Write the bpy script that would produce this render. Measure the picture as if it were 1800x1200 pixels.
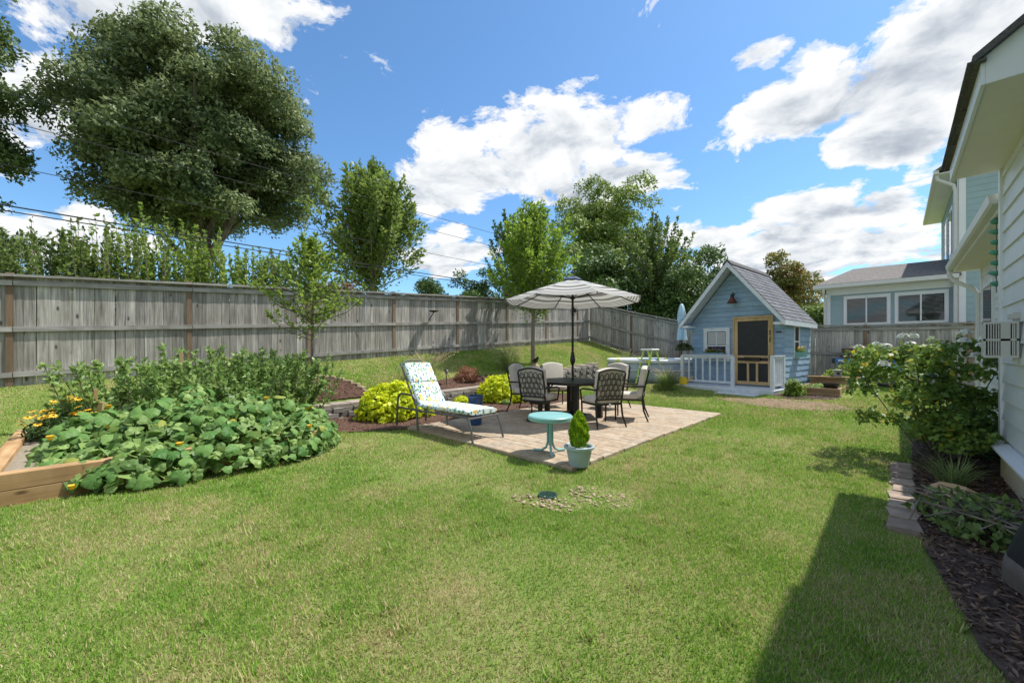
import bpy, math, random
import numpy as np
from mathutils import Matrix, Vector
random.seed(7); rng = np.random.default_rng(11)
for o in list(bpy.data.objects): bpy.data.objects.remove(o)
SC = bpy.context.scene
COL = SC.collection
R = math.radians
# ------------------------------------------------------------------ camera
cam = bpy.data.cameras.new('camera'); camo = bpy.data.objects.new('camera', cam); COL.objects.link(camo)
cam.sensor_width = 36; cam.lens = 14.1; cam.shift_y = 13/1800; cam.clip_start = .05; cam.clip_end = 2000
camo.location = (0, 0, 1.42); camo.rotation_euler = (R(90), 0, R(43.8))
SC.camera = camo
# ------------------------------------------------------------------ sun, sky, exposure
SUNV = Vector((.225, .52, 1.0)).normalized()           # towards the sun
sun = bpy.data.lights.new('sun', 'SUN'); suno = bpy.data.objects.new('sun', sun); COL.objects.link(suno)
sun.energy = 4.3; sun.angle = R(.5); sun.color = (1, .955, .88)
suno.rotation_euler = SUNV.to_track_quat('Z', 'Y').to_euler()
suno.location = (5, 8, 20)
SC.view_settings.view_transform = 'Standard'; SC.view_settings.look = 'None'
SC.view_settings.exposure = 0.45; SC.view_settings.gamma = 1
SC.render.engine = 'CYCLES'
SC.cycles.use_denoising = True
SC.cycles.max_bounces = 7; SC.cycles.diffuse_bounces = 3; SC.cycles.transmission_bounces = 4; SC.cycles.transparent_max_bounces = 6
SC.cycles.sample_clamp_indirect = 4

def nd(nt, t, **kw):
    n = nt.nodes.new(t)
    for k, v in kw.items(): setattr(n, k, v)
    return n
def mth(nt, op, a, b=None, c=None, clamp=False):
    n = nd(nt, 'ShaderNodeMath', operation=op, use_clamp=clamp)
    for i, v in enumerate((a, b, c)):
        if v is None: continue
        if isinstance(v, (int, float)): n.inputs[i].default_value = v
        else: nt.links.new(v, n.inputs[i])
    return n.outputs[0]
def vmth(nt, op, a, b=None):
    n = nd(nt, 'ShaderNodeVectorMath', operation=op)
    for i, v in enumerate((a, b)):
        if v is None: continue
        if isinstance(v, (tuple, list, Vector)): n.inputs[i].default_value = v
        else: nt.links.new(v, n.inputs[i])
    return n
def mixc(nt, f, a, b, bt='MIX'):
    n = nd(nt, 'ShaderNodeMix', data_type='RGBA', blend_type=bt)
    for s, v in ((n.inputs[0], f), (n.inputs[6], a), (n.inputs[7], b)):
        if isinstance(v, (int, float)): s.default_value = v
        elif isinstance(v, (tuple, list)): s.default_value = (*v[:3], 1)
        else: nt.links.new(v, s)
    return n.outputs[2]
def ramp(nt, f, stops, interp='LINEAR'):
    n = nd(nt, 'ShaderNodeValToRGB'); cr = n.color_ramp; cr.interpolation = interp
    while len(cr.elements) > 1: cr.elements.remove(cr.elements[-1])
    for i, (p, c) in enumerate(stops):
        e = cr.elements[0] if i == 0 else cr.elements.new(p)
        e.position = p; e.color = (c, c, c, 1) if isinstance(c, (int, float)) else (*c[:3], 1)
    if not isinstance(f, (int, float)): nt.links.new(f, n.inputs[0])
    return n.outputs[0]
def noise(nt, vec, scale, detail=4, rough=.55, dist=0.):
    n = nd(nt, 'ShaderNodeTexNoise'); n.inputs['Scale'].default_value = scale; n.inputs['Detail'].default_value = detail
    n.inputs['Roughness'].default_value = rough; n.inputs['Distortion'].default_value = dist
    if vec is not None: nt.links.new(vec, n.inputs['Vector'])
    return n.outputs['Fac']

world = bpy.data.worlds.new('World'); SC.world = world; world.use_nodes = True
nt = world.node_tree; nt.nodes.clear()
sky = nd(nt, 'ShaderNodeTexSky', sky_type='NISHITA'); sky.sun_disc = False
sky.sun_elevation = math.asin(SUNV.z); sky.sun_rotation = math.atan2(SUNV.x, SUNV.y)
sky.air_density = 1.0; sky.dust_density = .6; sky.ozone_density = 2.2; sky.altitude = 250
geo = nd(nt, 'ShaderNodeNewGeometry')
dirv = vmth(nt, 'NORMALIZE', nd(nt, 'ShaderNodeTexCoord').outputs['Generated']).outputs[0]
# cumulus banks: (direction azimuth deg left of +Y, elevation deg, half-width deg, half-height deg, roll)
sep = nd(nt, 'ShaderNodeSeparateXYZ'); nt.links.new(dirv, sep.inputs[0])
zc = mth(nt, 'MAXIMUM', sep.outputs[2], .0)
pz = mth(nt, 'ADD', zc, .22)
pv = nd(nt, 'ShaderNodeCombineXYZ')
nt.links.new(mth(nt, 'DIVIDE', sep.outputs[0], pz), pv.inputs[0]); nt.links.new(mth(nt, 'DIVIDE', sep.outputs[1], pz), pv.inputs[1])
n1 = noise(nt, pv.outputs[0], 4.4, 10, .64, .3)
n2 = noise(nt, vmth(nt, 'ADD', pv.outputs[0], (.04, .09, .0)).outputs[0], 4.4, 5, .58, .3)
banks = [(37.4, 26.5, 9.8, 7.6, -3.1, 1.15), (24.3, 28.6, 5.6, 2.6, -9.6, 0.85), (51.9, 23.2, 9.4, 5.0, 3.3, 1.05), (32.6, 22.4, 11.0, 4.0, -4.4, 1.05),
         (82.8, 33.6, 17.1, 3.0, 24.1, 1.0), (94.5, 20.8, 6.3, 4.8, 29.1, 0.9), (91.7, 10.4, 7.0, 2.9, 11.3, 0.9), (-1.0, 27.3, 10.4, 5.0, -2.2, 1.2),
         (10.0, 26.0, 6.4, 3.2, 3.3, 1.05), (0.5, 21.3, 5.6, 3.0, 6, 1.25), (6.0, 15.2, 8.6, 3.0, 2.8, 1.05), (7.4, 11.2, 13.9, 3.7, -2.4, 1.1),
         (52.7, 13.6, 7.0, 3.4, 2.1, 0.95), (17.4, 13.4, 6.6, 3.1, -6.6, 0.9), (72.4, 35.5, 3.0, 1.6, 48.8, 0.6), (12.4, 32.1, 2.6, 1.5, -4.3, 0.6)]
field = None; vlow = None
for (az, el, rw, rh, roll, amp) in banks:
    c = Vector((-math.sin(R(az))*math.cos(R(el)), math.cos(R(az))*math.cos(R(el)), math.sin(R(el))))
    rt = c.cross(Vector((0, 0, 1))).normalized(); up = rt.cross(c)
    e1 = rt*math.cos(R(roll)) + up*math.sin(R(roll)); e2 = up*math.cos(R(roll)) - rt*math.sin(R(roll))
    u = mth(nt, 'DIVIDE', vmth(nt, 'DOT_PRODUCT', dirv, e1).outputs['Value'], math.sin(R(rw)))
    v = mth(nt, 'DIVIDE', vmth(nt, 'DOT_PRODUCT', dirv, e2).outputs['Value'], math.sin(R(rh)))
    front = mth(nt, 'GREATER_THAN', vmth(nt, 'DOT_PRODUCT', dirv, c).outputs['Value'], .3)
    q = mth(nt, 'ADD', mth(nt, 'MULTIPLY', u, u), mth(nt, 'MULTIPLY', v, v))
    b = mth(nt, 'SUBTRACT', mth(nt, 'MULTIPLY', mth(nt, 'SUBTRACT', 1.0, q), amp), mth(nt, 'MULTIPLY', mth(nt, 'SUBTRACT', 1.0, front), 9.0))
    b = mth(nt, 'MAXIMUM', b, -.6)
    field = b if field is None else mth(nt, 'SMOOTH_MAX', field, b, .25)
    lw = mth(nt, 'MULTIPLY', mth(nt, 'MULTIPLY', v, -1.0), mth(nt, 'MULTIPLY', b, 2.2, clamp=True))
    vlow = lw if vlow is None else mth(nt, 'ADD', vlow, lw)
# broken cloud over the rest of the sky
fw = Vector((-math.sin(R(43.8)), math.cos(R(43.8)), 0.25)).normalized()
away = ramp(nt, vmth(nt, 'DOT_PRODUCT', dirv, fw).outputs['Value'], [(.2, 1.), (.5, 0.)])
gen = mth(nt, 'MULTIPLY', mth(nt, 'SUBTRACT', noise(nt, pv.outputs[0], 1.1, 2, .5), .5), 3.2)
gen = mth(nt, 'SUBTRACT', mth(nt, 'MULTIPLY', mth(nt, 'ADD', gen, .35), away), mth(nt, 'MULTIPLY', mth(nt, 'SUBTRACT', 1.0, away), .6))
field = mth(nt, 'MAXIMUM', field, gen)
dens = mth(nt, 'ADD', mth(nt, 'MULTIPLY', field, .62), mth(nt, 'MULTIPLY', mth(nt, 'SUBTRACT', n1, .5), 2.9))
cover = ramp(nt, dens, [(0.03, 0.), (.13, .5), (.27, 1.)], 'EASE')
cover = mth(nt, 'MULTIPLY', cover, ramp(nt, sep.outputs[2], [(.0, 0.), (.03, 1.)]))
dif = mth(nt, 'MULTIPLY', mth(nt, 'SUBTRACT', n1, n2), 2.6)
shade = mth(nt, 'ADD', mth(nt, 'ADD', mth(nt, 'MULTIPLY', dens, .55), mth(nt, 'MULTIPLY', vlow, .22)), mth(nt, 'MULTIPLY', dif, -1.0))
ccol = ramp(nt, shade, [(.10, (5.0, 5.05, 5.1)), (.36, (4.1, 4.3, 4.5)), (.62, (2.9, 3.15, 3.5)), (.92, (2.1, 2.35, 2.8))])
skyc = mixc(nt, 1.0, sky.outputs[0], (.63, .87, 1.0), 'MULTIPLY')
mixsky = mixc(nt, cover, skyc, ccol)
bg = nd(nt, 'ShaderNodeBackground'); bg.inputs[1].default_value = .148
nt.links.new(mixsky, bg.inputs[0])
out = nd(nt, 'ShaderNodeOutputWorld'); nt.links.new(bg.outputs[0], out.inputs[0])
world.cycles.sampling_method = 'MANUAL'; world.cycles.sample_map_resolution = 512
# ------------------------------------------------------------------ helpers
def tag(o, label=None, cat=None, group=None, kind=None):
    if label: o['label'] = label
    if cat: o['category'] = cat
    if group: o['group'] = group
    if kind: o['kind'] = kind
    return o
def thing(name, label, cat, loc=(0, 0, 0), rz=0, group=None):
    o = bpy.data.objects.new(name, None); COL.objects.link(o); o.empty_display_size = .1
    o.location = loc; o.rotation_euler = (0, 0, rz)
    return tag(o, label, cat, group)
def rmat(o):
    return Matrix.Translation(o.location) @ o.rotation_euler.to_matrix().to_4x4()
WORLDLY = set()
def link(name, me, m, parent=None, world=False):
    """one mesh object; world=True: the mesh is in yard coordinates although it hangs under a thing"""
    o = bpy.data.objects.new(name, me); COL.objects.link(o)
    if m is not None and not me.materials: me.materials.append(m)
    if parent is not None:
        o.parent = parent
        if world:
            WORLDLY.add(o.name)
            if parent.name not in WORLDLY: o.matrix_parent_inverse = rmat(parent).inverted()
    return o
class MB:
    def __init__(s): s.v = []; s.f = []
    def add(s, vs, fs):
        n = len(s.v); s.v += [tuple(v) for v in vs]; s.f += [tuple(i+n for i in f) for f in fs]; return s
    def box(s, x0, x1, y0, y1, z0, z1, ch=0.):
        if ch <= 0:
            return s.add([(x0,y0,z0),(x1,y0,z0),(x1,y1,z0),(x0,y1,z0),(x0,y0,z1),(x1,y0,z1),(x1,y1,z1),(x0,y1,z1)],
                         [(3,2,1,0),(4,5,6,7),(0,1,5,4),(1,2,6,5),(2,3,7,6),(3,0,4,7)])
        c = ch
        return s.add([(x0,y0,z0),(x1,y0,z0),(x1,y1,z0),(x0,y1,z0),(x0,y0,z1-c),(x1,y0,z1-c),(x1,y1,z1-c),(x0,y1,z1-c),
                      (x0+c,y0+c,z1),(x1-c,y0+c,z1),(x1-c,y1-c,z1),(x0+c,y1-c,z1)],
                     [(3,2,1,0),(8,9,10,11),(0,1,5,4),(1,2,6,5),(2,3,7,6),(3,0,4,7),(4,5,9,8),(5,6,10,9),(6,7,11,10),(7,4,8,11)])
    def bar(s, p, q, w, h, up=(0, 0, 1)):
        p = Vector(p); q = Vector(q); d = (q-p).normalized(); u = Vector(up)
        sd = d.cross(u)
        if sd.length < 1e-4: sd = d.cross(Vector((1, 0, 0)))
        sd.normalize(); u = sd.cross(d).normalized(); a = sd*w/2; b = u*h/2
        return s.add([p-a-b, p+a-b, p+a+b, p-a+b, q-a-b, q+a-b, q+a+b, q-a+b],
                     [(3,2,1,0),(4,5,6,7),(0,1,5,4),(1,2,6,5),(2,3,7,6),(3,0,4,7)])
    def tube(s, pts, r, n=8, cap=True):
        pts = [Vector(p) for p in pts]; k = len(pts); rs = r if isinstance(r, (list, tuple)) else [r]*k
        vs = []; prev = None
        for i, p in enumerate(pts):
            d = (pts[min(i+1, k-1)] - pts[max(i-1, 0)]).normalized()
            if prev is None:
                a = d.orthogonal().normalized()
            else:
                a = (prev - d*prev.dot(d)); a = a.normalized() if a.length > 1e-5 else d.orthogonal().normalized()
            prev = a; b = d.cross(a)
            vs += [p + (a*math.cos(2*math.pi*j/n) + b*math.sin(2*math.pi*j/n))*rs[i] for j in range(n)]
        fs = [(i*n+j, i*n+(j+1) % n, (i+1)*n+(j+1) % n, (i+1)*n+j) for i in range(k-1) for j in range(n)]
        if cap: fs += [tuple(range(n-1, -1, -1)), tuple((k-1)*n+j for j in range(n))]
        return s.add(vs, fs)
    def lathe(s, prof, n=24, c=(0, 0, 0), sx=1, sy=1):
        vs = []; fs = []
        for (r, z) in prof:
            vs += [(c[0]+sx*r*math.cos(2*math.pi*j/n), c[1]+sy*r*math.sin(2*math.pi*j/n), c[2]+z) for j in range(n)]
        for i in range(len(prof)-1):
            fs += [(i*n+j, i*n+(j+1) % n, (i+1)*n+(j+1) % n, (i+1)*n+j) for j in range(n)]
        fs += [tuple(range(n-1, -1, -1)), tuple((len(prof)-1)*n+j for j in range(n))]
        return s.add(vs, fs)
    def prism(s, pts, d, off=(0, 0, 0)):
        """closed outline pts (3-D) pushed by vector d"""
        n = len(pts); a = [Vector(p)+Vector(off) for p in pts]; b = [p+Vector(d) for p in a]
        return s.add(a+b, [tuple(range(n-1, -1, -1)), tuple(range(n, 2*n))]+[(i, (i+1) % n, n+(i+1) % n, n+i) for i in range(n)])
    def mesh(s, name='m', smooth=False):
        me = bpy.data.meshes.new(name); me.from_pydata(s.v, [], s.f)
        import bmesh
        bm = bmesh.new(); bm.from_mesh(me); bmesh.ops.recalc_face_normals(bm, faces=bm.faces); bm.to_mesh(me); bm.free()
        if smooth:
            for p in me.polygons: p.use_smooth = True
        me.update(); return me
    def build(s, name, m, parent=None, world=False, smooth=False):
        return link(name, s.mesh(name, smooth), m, parent, world)
def smooth_angle(o, deg=40):
    for p in o.data.polygons: p.use_smooth = True
    try: o.data.set_sharp_from_angle(angle=R(deg))
    except Exception: pass
    return o
def quads_mesh(name, V, tint=None, nq=4):
    """V (n, nq, 3): n loose faces"""
    n = len(V); me = bpy.data.meshes.new(name)
    me.vertices.add(n*nq); me.vertices.foreach_set('co', V.astype(np.float32).reshape(-1))
    me.loops.add(n*nq); me.loops.foreach_set('vertex_index', np.arange(n*nq, dtype=np.int32))
    me.polygons.add(n); me.polygons.foreach_set('loop_start', np.arange(0, n*nq, nq, dtype=np.int32))
    try: me.polygons.foreach_set('loop_total', np.full(n, nq, dtype=np.int32))
    except Exception: pass
    if tint is not None:
        a = me.attributes.new('tint', 'FLOAT', 'FACE'); a.data.foreach_set('value', tint.astype(np.float32))
    me.update(calc_edges=True); return me
def unit(a): return a/np.maximum(np.linalg.norm(a, axis=-1, keepdims=True), 1e-9)
def rdir(n):
    return unit(rng.normal(size=(n, 3)))
def leaves(P, A, N, S, aspect=.5, fold=.18):
    """leaf-shaped folded quads: P tips' middle, A long axis, N face normal, S length"""
    B = unit(np.cross(A, N)); N2 = np.cross(B, A); S = S[:, None]
    w = S*aspect*.5
    return np.stack([P-A*S*.5, P+B*w+N2*S*fold*.5-A*S*.05, P+A*S*.5-N2*S*.08, P-B*w+N2*S*fold*.5-A*S*.05], 1)
def clump_leaves(cl, n_per, size, droop=.2, jit=.35, aspect=.5):
    """cl: list of (cx,cy,cz,rx,ry,rz)"""
    cl = np.array(cl); k = len(cl)
    wgt = cl[:, 3]*cl[:, 4]*cl[:, 5]; cnt = np.maximum((n_per*k*wgt/wgt.sum()), 20).astype(int)
    idx = np.repeat(np.arange(k), cnt); n = len(idx)
    d = rdir(n); d[:, 2] = np.where(d[:, 2] < -.35, -d[:, 2]*.6, d[:, 2]); d = unit(d)
    rad = (.45+.6*rng.random(n)**.6)*(1+.25*np.sin(d[:, 0]*5+idx)*np.cos(d[:, 1]*4+idx*2))
    P = cl[idx, :3] + d*rad[:, None]*cl[idx, 3:6]
    A = unit(d*.7 + rdir(n)*.9 + np.array([0, 0, -droop])); N = unit(d*.6 + rdir(n)*.7 + np.array([0, 0, .6]))
    S = size*(.65+.7*rng.random(n))
    tint = np.clip(rng.random(n)*.75 + rng.random(k)[idx]*.35, 0, 1)
    return leaves(P, A, N, S, aspect), tint

# ------------------------------------------------------------------ materials
MATS = {}
def newmat(name):
    m = bpy.data.materials.new(name); m.use_nodes = True; t = m.node_tree; t.nodes.clear()
    o = nd(t, 'ShaderNodeOutputMaterial'); b = nd(t, 'ShaderNodeBsdfPrincipled'); t.links.new(b.outputs[0], o.inputs[0])
    MATS[name] = m; return m, t, b
def setc(t, b, c):
    if isinstance(c, (tuple, list)): b.inputs['Base Color'].default_value = (*c[:3], 1)
    else: t.links.new(c, b.inputs['Base Color'])
def bump(t, b, h, s=.3, d=.01):
    n = nd(t, 'ShaderNodeBump'); n.inputs['Strength'].default_value = s; n.inputs['Distance'].default_value = d
    t.links.new(h, n.inputs['Height']); t.links.new(n.outputs[0], b.inputs['Normal'])
def ocoord(t, scale=(1, 1, 1), rnd=0.):
    """object coordinates, shifted per object so that copies do not repeat"""
    tc = nd(t, 'ShaderNodeTexCoord'); mp = nd(t, 'ShaderNodeMapping'); mp.inputs['Scale'].default_value = scale
    v = tc.outputs['Object']
    if rnd:
        oi = nd(t, 'ShaderNodeObjectInfo')
        cb = nd(t, 'ShaderNodeCombineXYZ')
        for i in range(3): t.links.new(mth(t, 'MULTIPLY', oi.outputs['Random'], rnd*(1+i*.7)), cb.inputs[i])
        v = vmth(t, 'ADD', v, cb.outputs[0]).outputs[0]
    t.links.new(v, mp.inputs['Vector']); return mp.outputs[0]
def wpos(t): return nd(t, 'ShaderNodeNewGeometry').outputs['Position']
def orand(t): return nd(t, 'ShaderNodeObjectInfo').outputs['Random']
def simple(name, c1, c2=None, rough=.6, scale=8, metal=0., bmp=0., bscale=60, spec=.5, vary=0., world=False, detail=4):
    m, t, b = newmat(name)
    co = wpos(t) if world else ocoord(t, rnd=7. if vary else 0.)
    c = mixc(t, ramp(t, noise(t, co, scale, detail), [(.3, 0.), (.7, 1.)]), c1, c2 or tuple(x*.82 for x in c1))
    if vary:
        hv = nd(t, 'ShaderNodeHueSaturation'); t.links.new(c, hv.inputs['Color'])
        t.links.new(mth(t, 'ADD', mth(t, 'MULTIPLY', orand(t), 2*vary), 1-vary), hv.inputs['Value']); c = hv.outputs[0]
    setc(t, b, c); b.inputs['Roughness'].default_value = rough; b.inputs['Metallic'].default_value = metal
    b.inputs['Specular IOR Level'].default_value = spec
    if bmp: bump(t, b, noise(t, co, bscale, 5), bmp)
    return m
def wood(name, lo, hi, axis=2, rough=.8, vary=.2, knots=True, grain=28, warm=None):
    m, t, b = newmat(name)
    sc = [grain, grain, grain]; sc[axis] = grain*.045
    co = ocoord(t, sc, rnd=9.)
    g = noise(t, co, 1.0, 6, .65, .6)
    c = mixc(t, ramp(t, g, [(.3, 0.), (.68, 1.)]), lo, hi)
    lg = noise(t, ocoord(t, (2.2, 2.2, .9), rnd=5.), 1.6, 3)
    c = mixc(t, mth(t, 'MULTIPLY', ramp(t, lg, [(.38, 0.), (.7, 1.)]), .55), c, warm or tuple(x*.6 for x in lo))
    if knots:
        vo = nd(t, 'ShaderNodeTexVoronoi'); s2 = [6.5, 6.5, 6.5]; s2[axis] = 2.6
        t.links.new(ocoord(t, s2, rnd=9.), vo.inputs['Vector']); vo.inputs['Scale'].default_value = 1
        c = mixc(t, ramp(t, vo.outputs['Distance'], [(.08, .9), (.16, 0.)]), c, tuple(x*.3 for x in lo))
    hv = nd(t, 'ShaderNodeHueSaturation'); t.links.new(c, hv.inputs['Color'])
    t.links.new(mth(t, 'ADD', mth(t, 'MULTIPLY', orand(t), 2*vary), 1-vary), hv.inputs['Value'])
    setc(t, b, hv.outputs[0]); b.inputs['Roughness'].default_value = rough; b.inputs['Specular IOR Level'].default_value = .25
    bump(t, b, g, .35, .004); return m
def leafmat(name, lo, hi, trans=.35, odd=None, gloss=.35, per_object=False):
    m = bpy.data.materials.new(name); m.use_nodes = True; t = m.node_tree; t.nodes.clear(); MATS[name] = m
    o = nd(t, 'ShaderNodeOutputMaterial')
    at = nd(t, 'ShaderNodeAttribute', attribute_name='tint')
    st = [(0., lo), (.8, hi)] + ([(.95, hi), (.985, odd)] if odd else [])
    c = ramp(t, orand(t) if per_object else at.outputs['Fac'], st)
    if per_object:
        vn = noise(t, ocoord(t, rnd=5.), 14, 3)
        c = mixc(t, ramp(t, vn, [(.45, 0.), (.75, .4)]), c, tuple(min(1, x*1.4) for x in hi))
        sp = nd(t, 'ShaderNodeSeparateXYZ'); t.links.new(nd(t, 'ShaderNodeTexCoord').outputs['Object'], sp.inputs[0])
        ve = mth(t, 'ABSOLUTE', mth(t, 'SINE', mth(t, 'MULTIPLY', mth(t, 'ARCTAN2', sp.outputs[1], sp.outputs[0]), 3.5)))
        c = mixc(t, ramp(t, ve, [(.05, .6), (.16, 0.)]), c, tuple(min(1, x*2.0) for x in hi))
    p = nd(t, 'ShaderNodeBsdfPrincipled'); t.links.new(c, p.inputs['Base Color']); p.inputs['Roughness'].default_value = .5
    p.inputs['Specular IOR Level'].default_value = gloss
    tr = nd(t, 'ShaderNodeBsdfTranslucent'); hs = nd(t, 'ShaderNodeHueSaturation'); hs.inputs['Value'].default_value = 1.5; hs.inputs['Hue'].default_value = .485
    t.links.new(c, hs.inputs['Color']); t.links.new(hs.outputs[0], tr.inputs['Color'])
    mx = nd(t, 'ShaderNodeMixShader'); mx.inputs[0].default_value = trans
    t.links.new(p.outputs[0], mx.inputs[1]); t.links.new(tr.outputs[0], mx.inputs[2]); t.links.new(mx.outputs[0], o.inputs[0]); return m

wood('fence_wood', (.15, .14, .128), (.58, .55, .51), warm=(.20, .17, .14), vary=.3)
wood('rail_wood_y', (.27, .25, .23), (.50, .48, .455), axis=1, knots=False, vary=.1)
wood('rail_wood_x', (.22, .205, .185), (.42, .40, .37), axis=0, knots=False, vary=.1)
wood('post_wood', (.17, .115, .075), (.32, .225, .155), vary=.15, knots=False)
wood('timber_y', (.36, .21, .095), (.58, .38, .2), axis=1, vary=.08, grain=16)
wood('timber_x', (.36, .21, .095), (.58, .38, .2), axis=0, vary=.08, grain=16)
wood('old_timber_x', (.30, .19, .10), (.52, .37, .22), axis=0, vary=.12, grain=18)
wood('old_timber_y', (.30, .19, .10), (.52, .37, .22), axis=1, vary=.12, grain=18)
wood('stake_wood', (.42, .26, .11), (.62, .43, .22), vary=.1, knots=False)
wood('cedar', (.5, .33, .15), (.72, .53, .3), vary=.05, knots=False)
wood('pile_wood', (.07, .045, .03), (.25, .16, .1), axis=0, vary=.45, knots=False)
wood('bark', (.09, .07, .055), (.24, .2, .165), vary=.1, knots=False, grain=9)
wood('thin_bark', (.16, .13, .1), (.34, .29, .23), vary=.1, knots=False, grain=20)
simple('play_blue', (.235, .36, .50), (.31, .445, .59), rough=.6, scale=5, bmp=.15, bscale=30, vary=.10, detail=8)
simple('play_white', (.72, .75, .79), (.55, .61, .69), rough=.6, scale=9, bmp=.15, bscale=40, detail=9)
simple('trim_white', (.78, .79, .80), (.72, .73, .75), rough=.45, scale=2)
simple('siding_white', (.69, .71, .725), (.63, .655, .67), rough=.5, scale=3, bmp=.06, bscale=35, vary=.03)
simple('soffit_cream', (.72, .70, .64), (.68, .66, .60), rough=.6, scale=3)
simple('skirt_cream', (.68, .58, .4), (.62, .52, .36), rough=.7, scale=5, bmp=.1)
simple('siding_blue', (.31, .42, .44), (.285, .395, .42), rough=.55, scale=2, vary=.03)
simple('dark_shingle', (.05, .048, .048), (.11, .105, .105), rough=.9, scale=40, bmp=.5, bscale=120, vary=.25)
simple('grey_shingle', (.10, .105, .12), (.17, .175, .195), rough=.9, scale=60, bmp=.5, bscale=150, vary=.22)
simple('tan_shingle', (.09, .08, .072), (.21, .192, .175), rough=.9, scale=14, bmp=.5, bscale=60, detail=8)
simple('screen_black', (.012, .012, .014), (.02, .02, .022), rough=.5)
simple('dark_metal', (.025, .021, .018), (.045, .038, .032), rough=.42, metal=.5, scale=30)
simple('grey_metal', (.13, .125, .12), (.19, .185, .18), rough=.4, metal=.6, scale=30)
simple('black_metal', (.012, .012, .012), (.02, .02, .02), rough=.4, scale=20)
simple('cushion', (.60, .55, .485), (.53, .485, .425), rough=.9, scale=6, bmp=.15, bscale=220)
simple('teal_paint', (.20, .43, .42), (.26, .50, .49), rough=.4, scale=5, bmp=.05, bscale=50)
simple('pot_plastic', (.40, .48, .50), (.34, .42, .45), rough=.5, scale=5, bmp=.05)
simple('blue_glaze', (.02, .06, .17), (.03, .09, .24), rough=.2, scale=5)
simple('worn_earth', (.27, .19, .12), (.16, .105, .07), rough=1, scale=7, bmp=.6, bscale=60, world=True, detail=8)
simple('soil', (.06, .042, .03), (.13, .095, .07), rough=.95, scale=40, bmp=.6, bscale=70)
simple('dry_soil', (.33, .28, .21), (.22, .18, .13), rough=.95, scale=18, bmp=.6, bscale=60)
simple('wall_block', (.30, .275, .25), (.15, .135, .125), rough=.95, scale=22, bmp=.8, bscale=45, vary=.35)
simple('cap_block', (.40, .345, .29), (.27, .225, .19), rough=.95, scale=30, bmp=.7, bscale=60, vary=.14)
simple('edging_stone', (.40, .31, .24), (.25, .19, .15), rough=.95, scale=10, bmp=.6, bscale=40, vary=.25)
simple('pale_stone', (.46, .36, .24), (.30, .23, .15), rough=.9, scale=12, bmp=.4, vary=.35)
simple('mulch_base', (.075, .038, .025), (.14, .075, .05), rough=1, scale=45, bmp=.8, bscale=90, world=True)
simple('dark_mulch_base', (.065, .04, .032), (.12, .08, .065), rough=1, scale=45, bmp=.8, bscale=90, world=True)
simple('navy_cloth', (.035, .06, .12), (.05, .08, .15), rough=.8)
simple('sky_cloth', (.50, .68, .76), (.44, .62, .71), rough=.85, scale=5)
simple('yellow_paint', (.85, .62, .02), (.78, .55, .02), rough=.35)
simple('pool_vinyl', (.24, .33, .42), (.42, .46, .48), rough=.35, scale=3)
simple('pool_white', (.75, .77, .78), (.70, .72, .74), rough=.35, scale=4)
simple('pool_yellow', (.72, .74, .08), (.66, .66, .05), rough=.4)
simple('lime_plastic', (.55, .75, .16), (.50, .68, .14), rough=.4)
simple('pool_blue', (.02, .20, .50), (.04, .28, .58), rough=.4)
simple('machine_blue', (.01, .16, .47), (.015, .19, .52), rough=.35)
simple('cover_black', (.008, .008, .010), (.016, .016, .019), rough=.75, scale=8, bmp=.2, bscale=15)
simple('cover_hem', (.11, .085, .07), (.16, .13, .105), rough=.85, scale=8)
simple('frog_green', (.05, .24, .16), (.07, .32, .22), rough=.35)
simple('deep_green', (.015, .05, .035), (.02, .07, .05), rough=.5)
simple('rust_red', (.14, .035, .03), (.09, .02, .02), rough=.5)
simple('gutter_white', (.66, .655, .63), (.60, .595, .575), rough=.4)
simple('vent_beige', (.56, .535, .50), (.50, .48, .45), rough=.55, scale=4)
simple('cable_black', (.02, .02, .022), rough=.6)
simple('stone_grey', (.36, .36, .34), (.24, .24, .23), rough=.9, scale=14, bmp=.4)
simple('petal_yellow', (.80, .42, .01), (.85, .52, .02), rough=.6)
simple('petal_white', (.80, .80, .74), (.74, .75, .68), rough=.6)
simple('petal_purple', (.22, .13, .42), (.30, .2, .5), rough=.6)
simple('tan_board', (.58, .40, .23), (.48, .32, .18), rough=.85, scale=6)
m, t, b = newmat('window_glass'); setc(t, b, (.018, .022, .024)); b.inputs['Roughness'].default_value = .04; b.inputs['Specular IOR Level'].default_value = .8
m, t, b = newmat('water'); setc(t, b, (.03, .22, .42)); b.inputs['Roughness'].default_value = .06
bump(t, b, noise(t, wpos(t), 6, 2), .15, .02)
m, t, b = newmat('paver')
co = ocoord(t, rnd=9.); oi = orand(t)
pc = ramp(t, oi, [(0., (.41, .305, .21)), (.3, (.47, .37, .26)), (.55, (.40, .325, .245)), (.75, (.49, .40, .29)), (1., (.44, .335, .24))])
pn = noise(t, co, 11, 5)
setc(t, b, mixc(t, ramp(t, pn, [(.35, 0.), (.75, 1.)]), pc, mixc(t, 1., pc, (.66, .64, .63), 'MULTIPLY')))
b.inputs['Roughness'].default_value = .9; bump(t, b, noise(t, co, 60, 5), .4, .006)
m, t, b = newmat('paver_far')
co = wpos(t); n_ = nd(t, 'ShaderNodeTexVoronoi'); n_.inputs['Scale'].default_value = 5.; t.links.new(co, n_.inputs['Vector'])
pc = ramp(t, mth(t, 'FRACT', mth(t, 'MULTIPLY', n_.outputs['Color'], 1.0)), [(0., (.41, .305, .21)), (.3, (.47, .37, .26)), (.55, (.40, .325, .245)), (1., (.49, .40, .29))])
setc(t, b, pc); b.inputs['Roughness'].default_value = .9; bump(t, b, noise(t, co, 60, 5), .4, .006)
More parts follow.
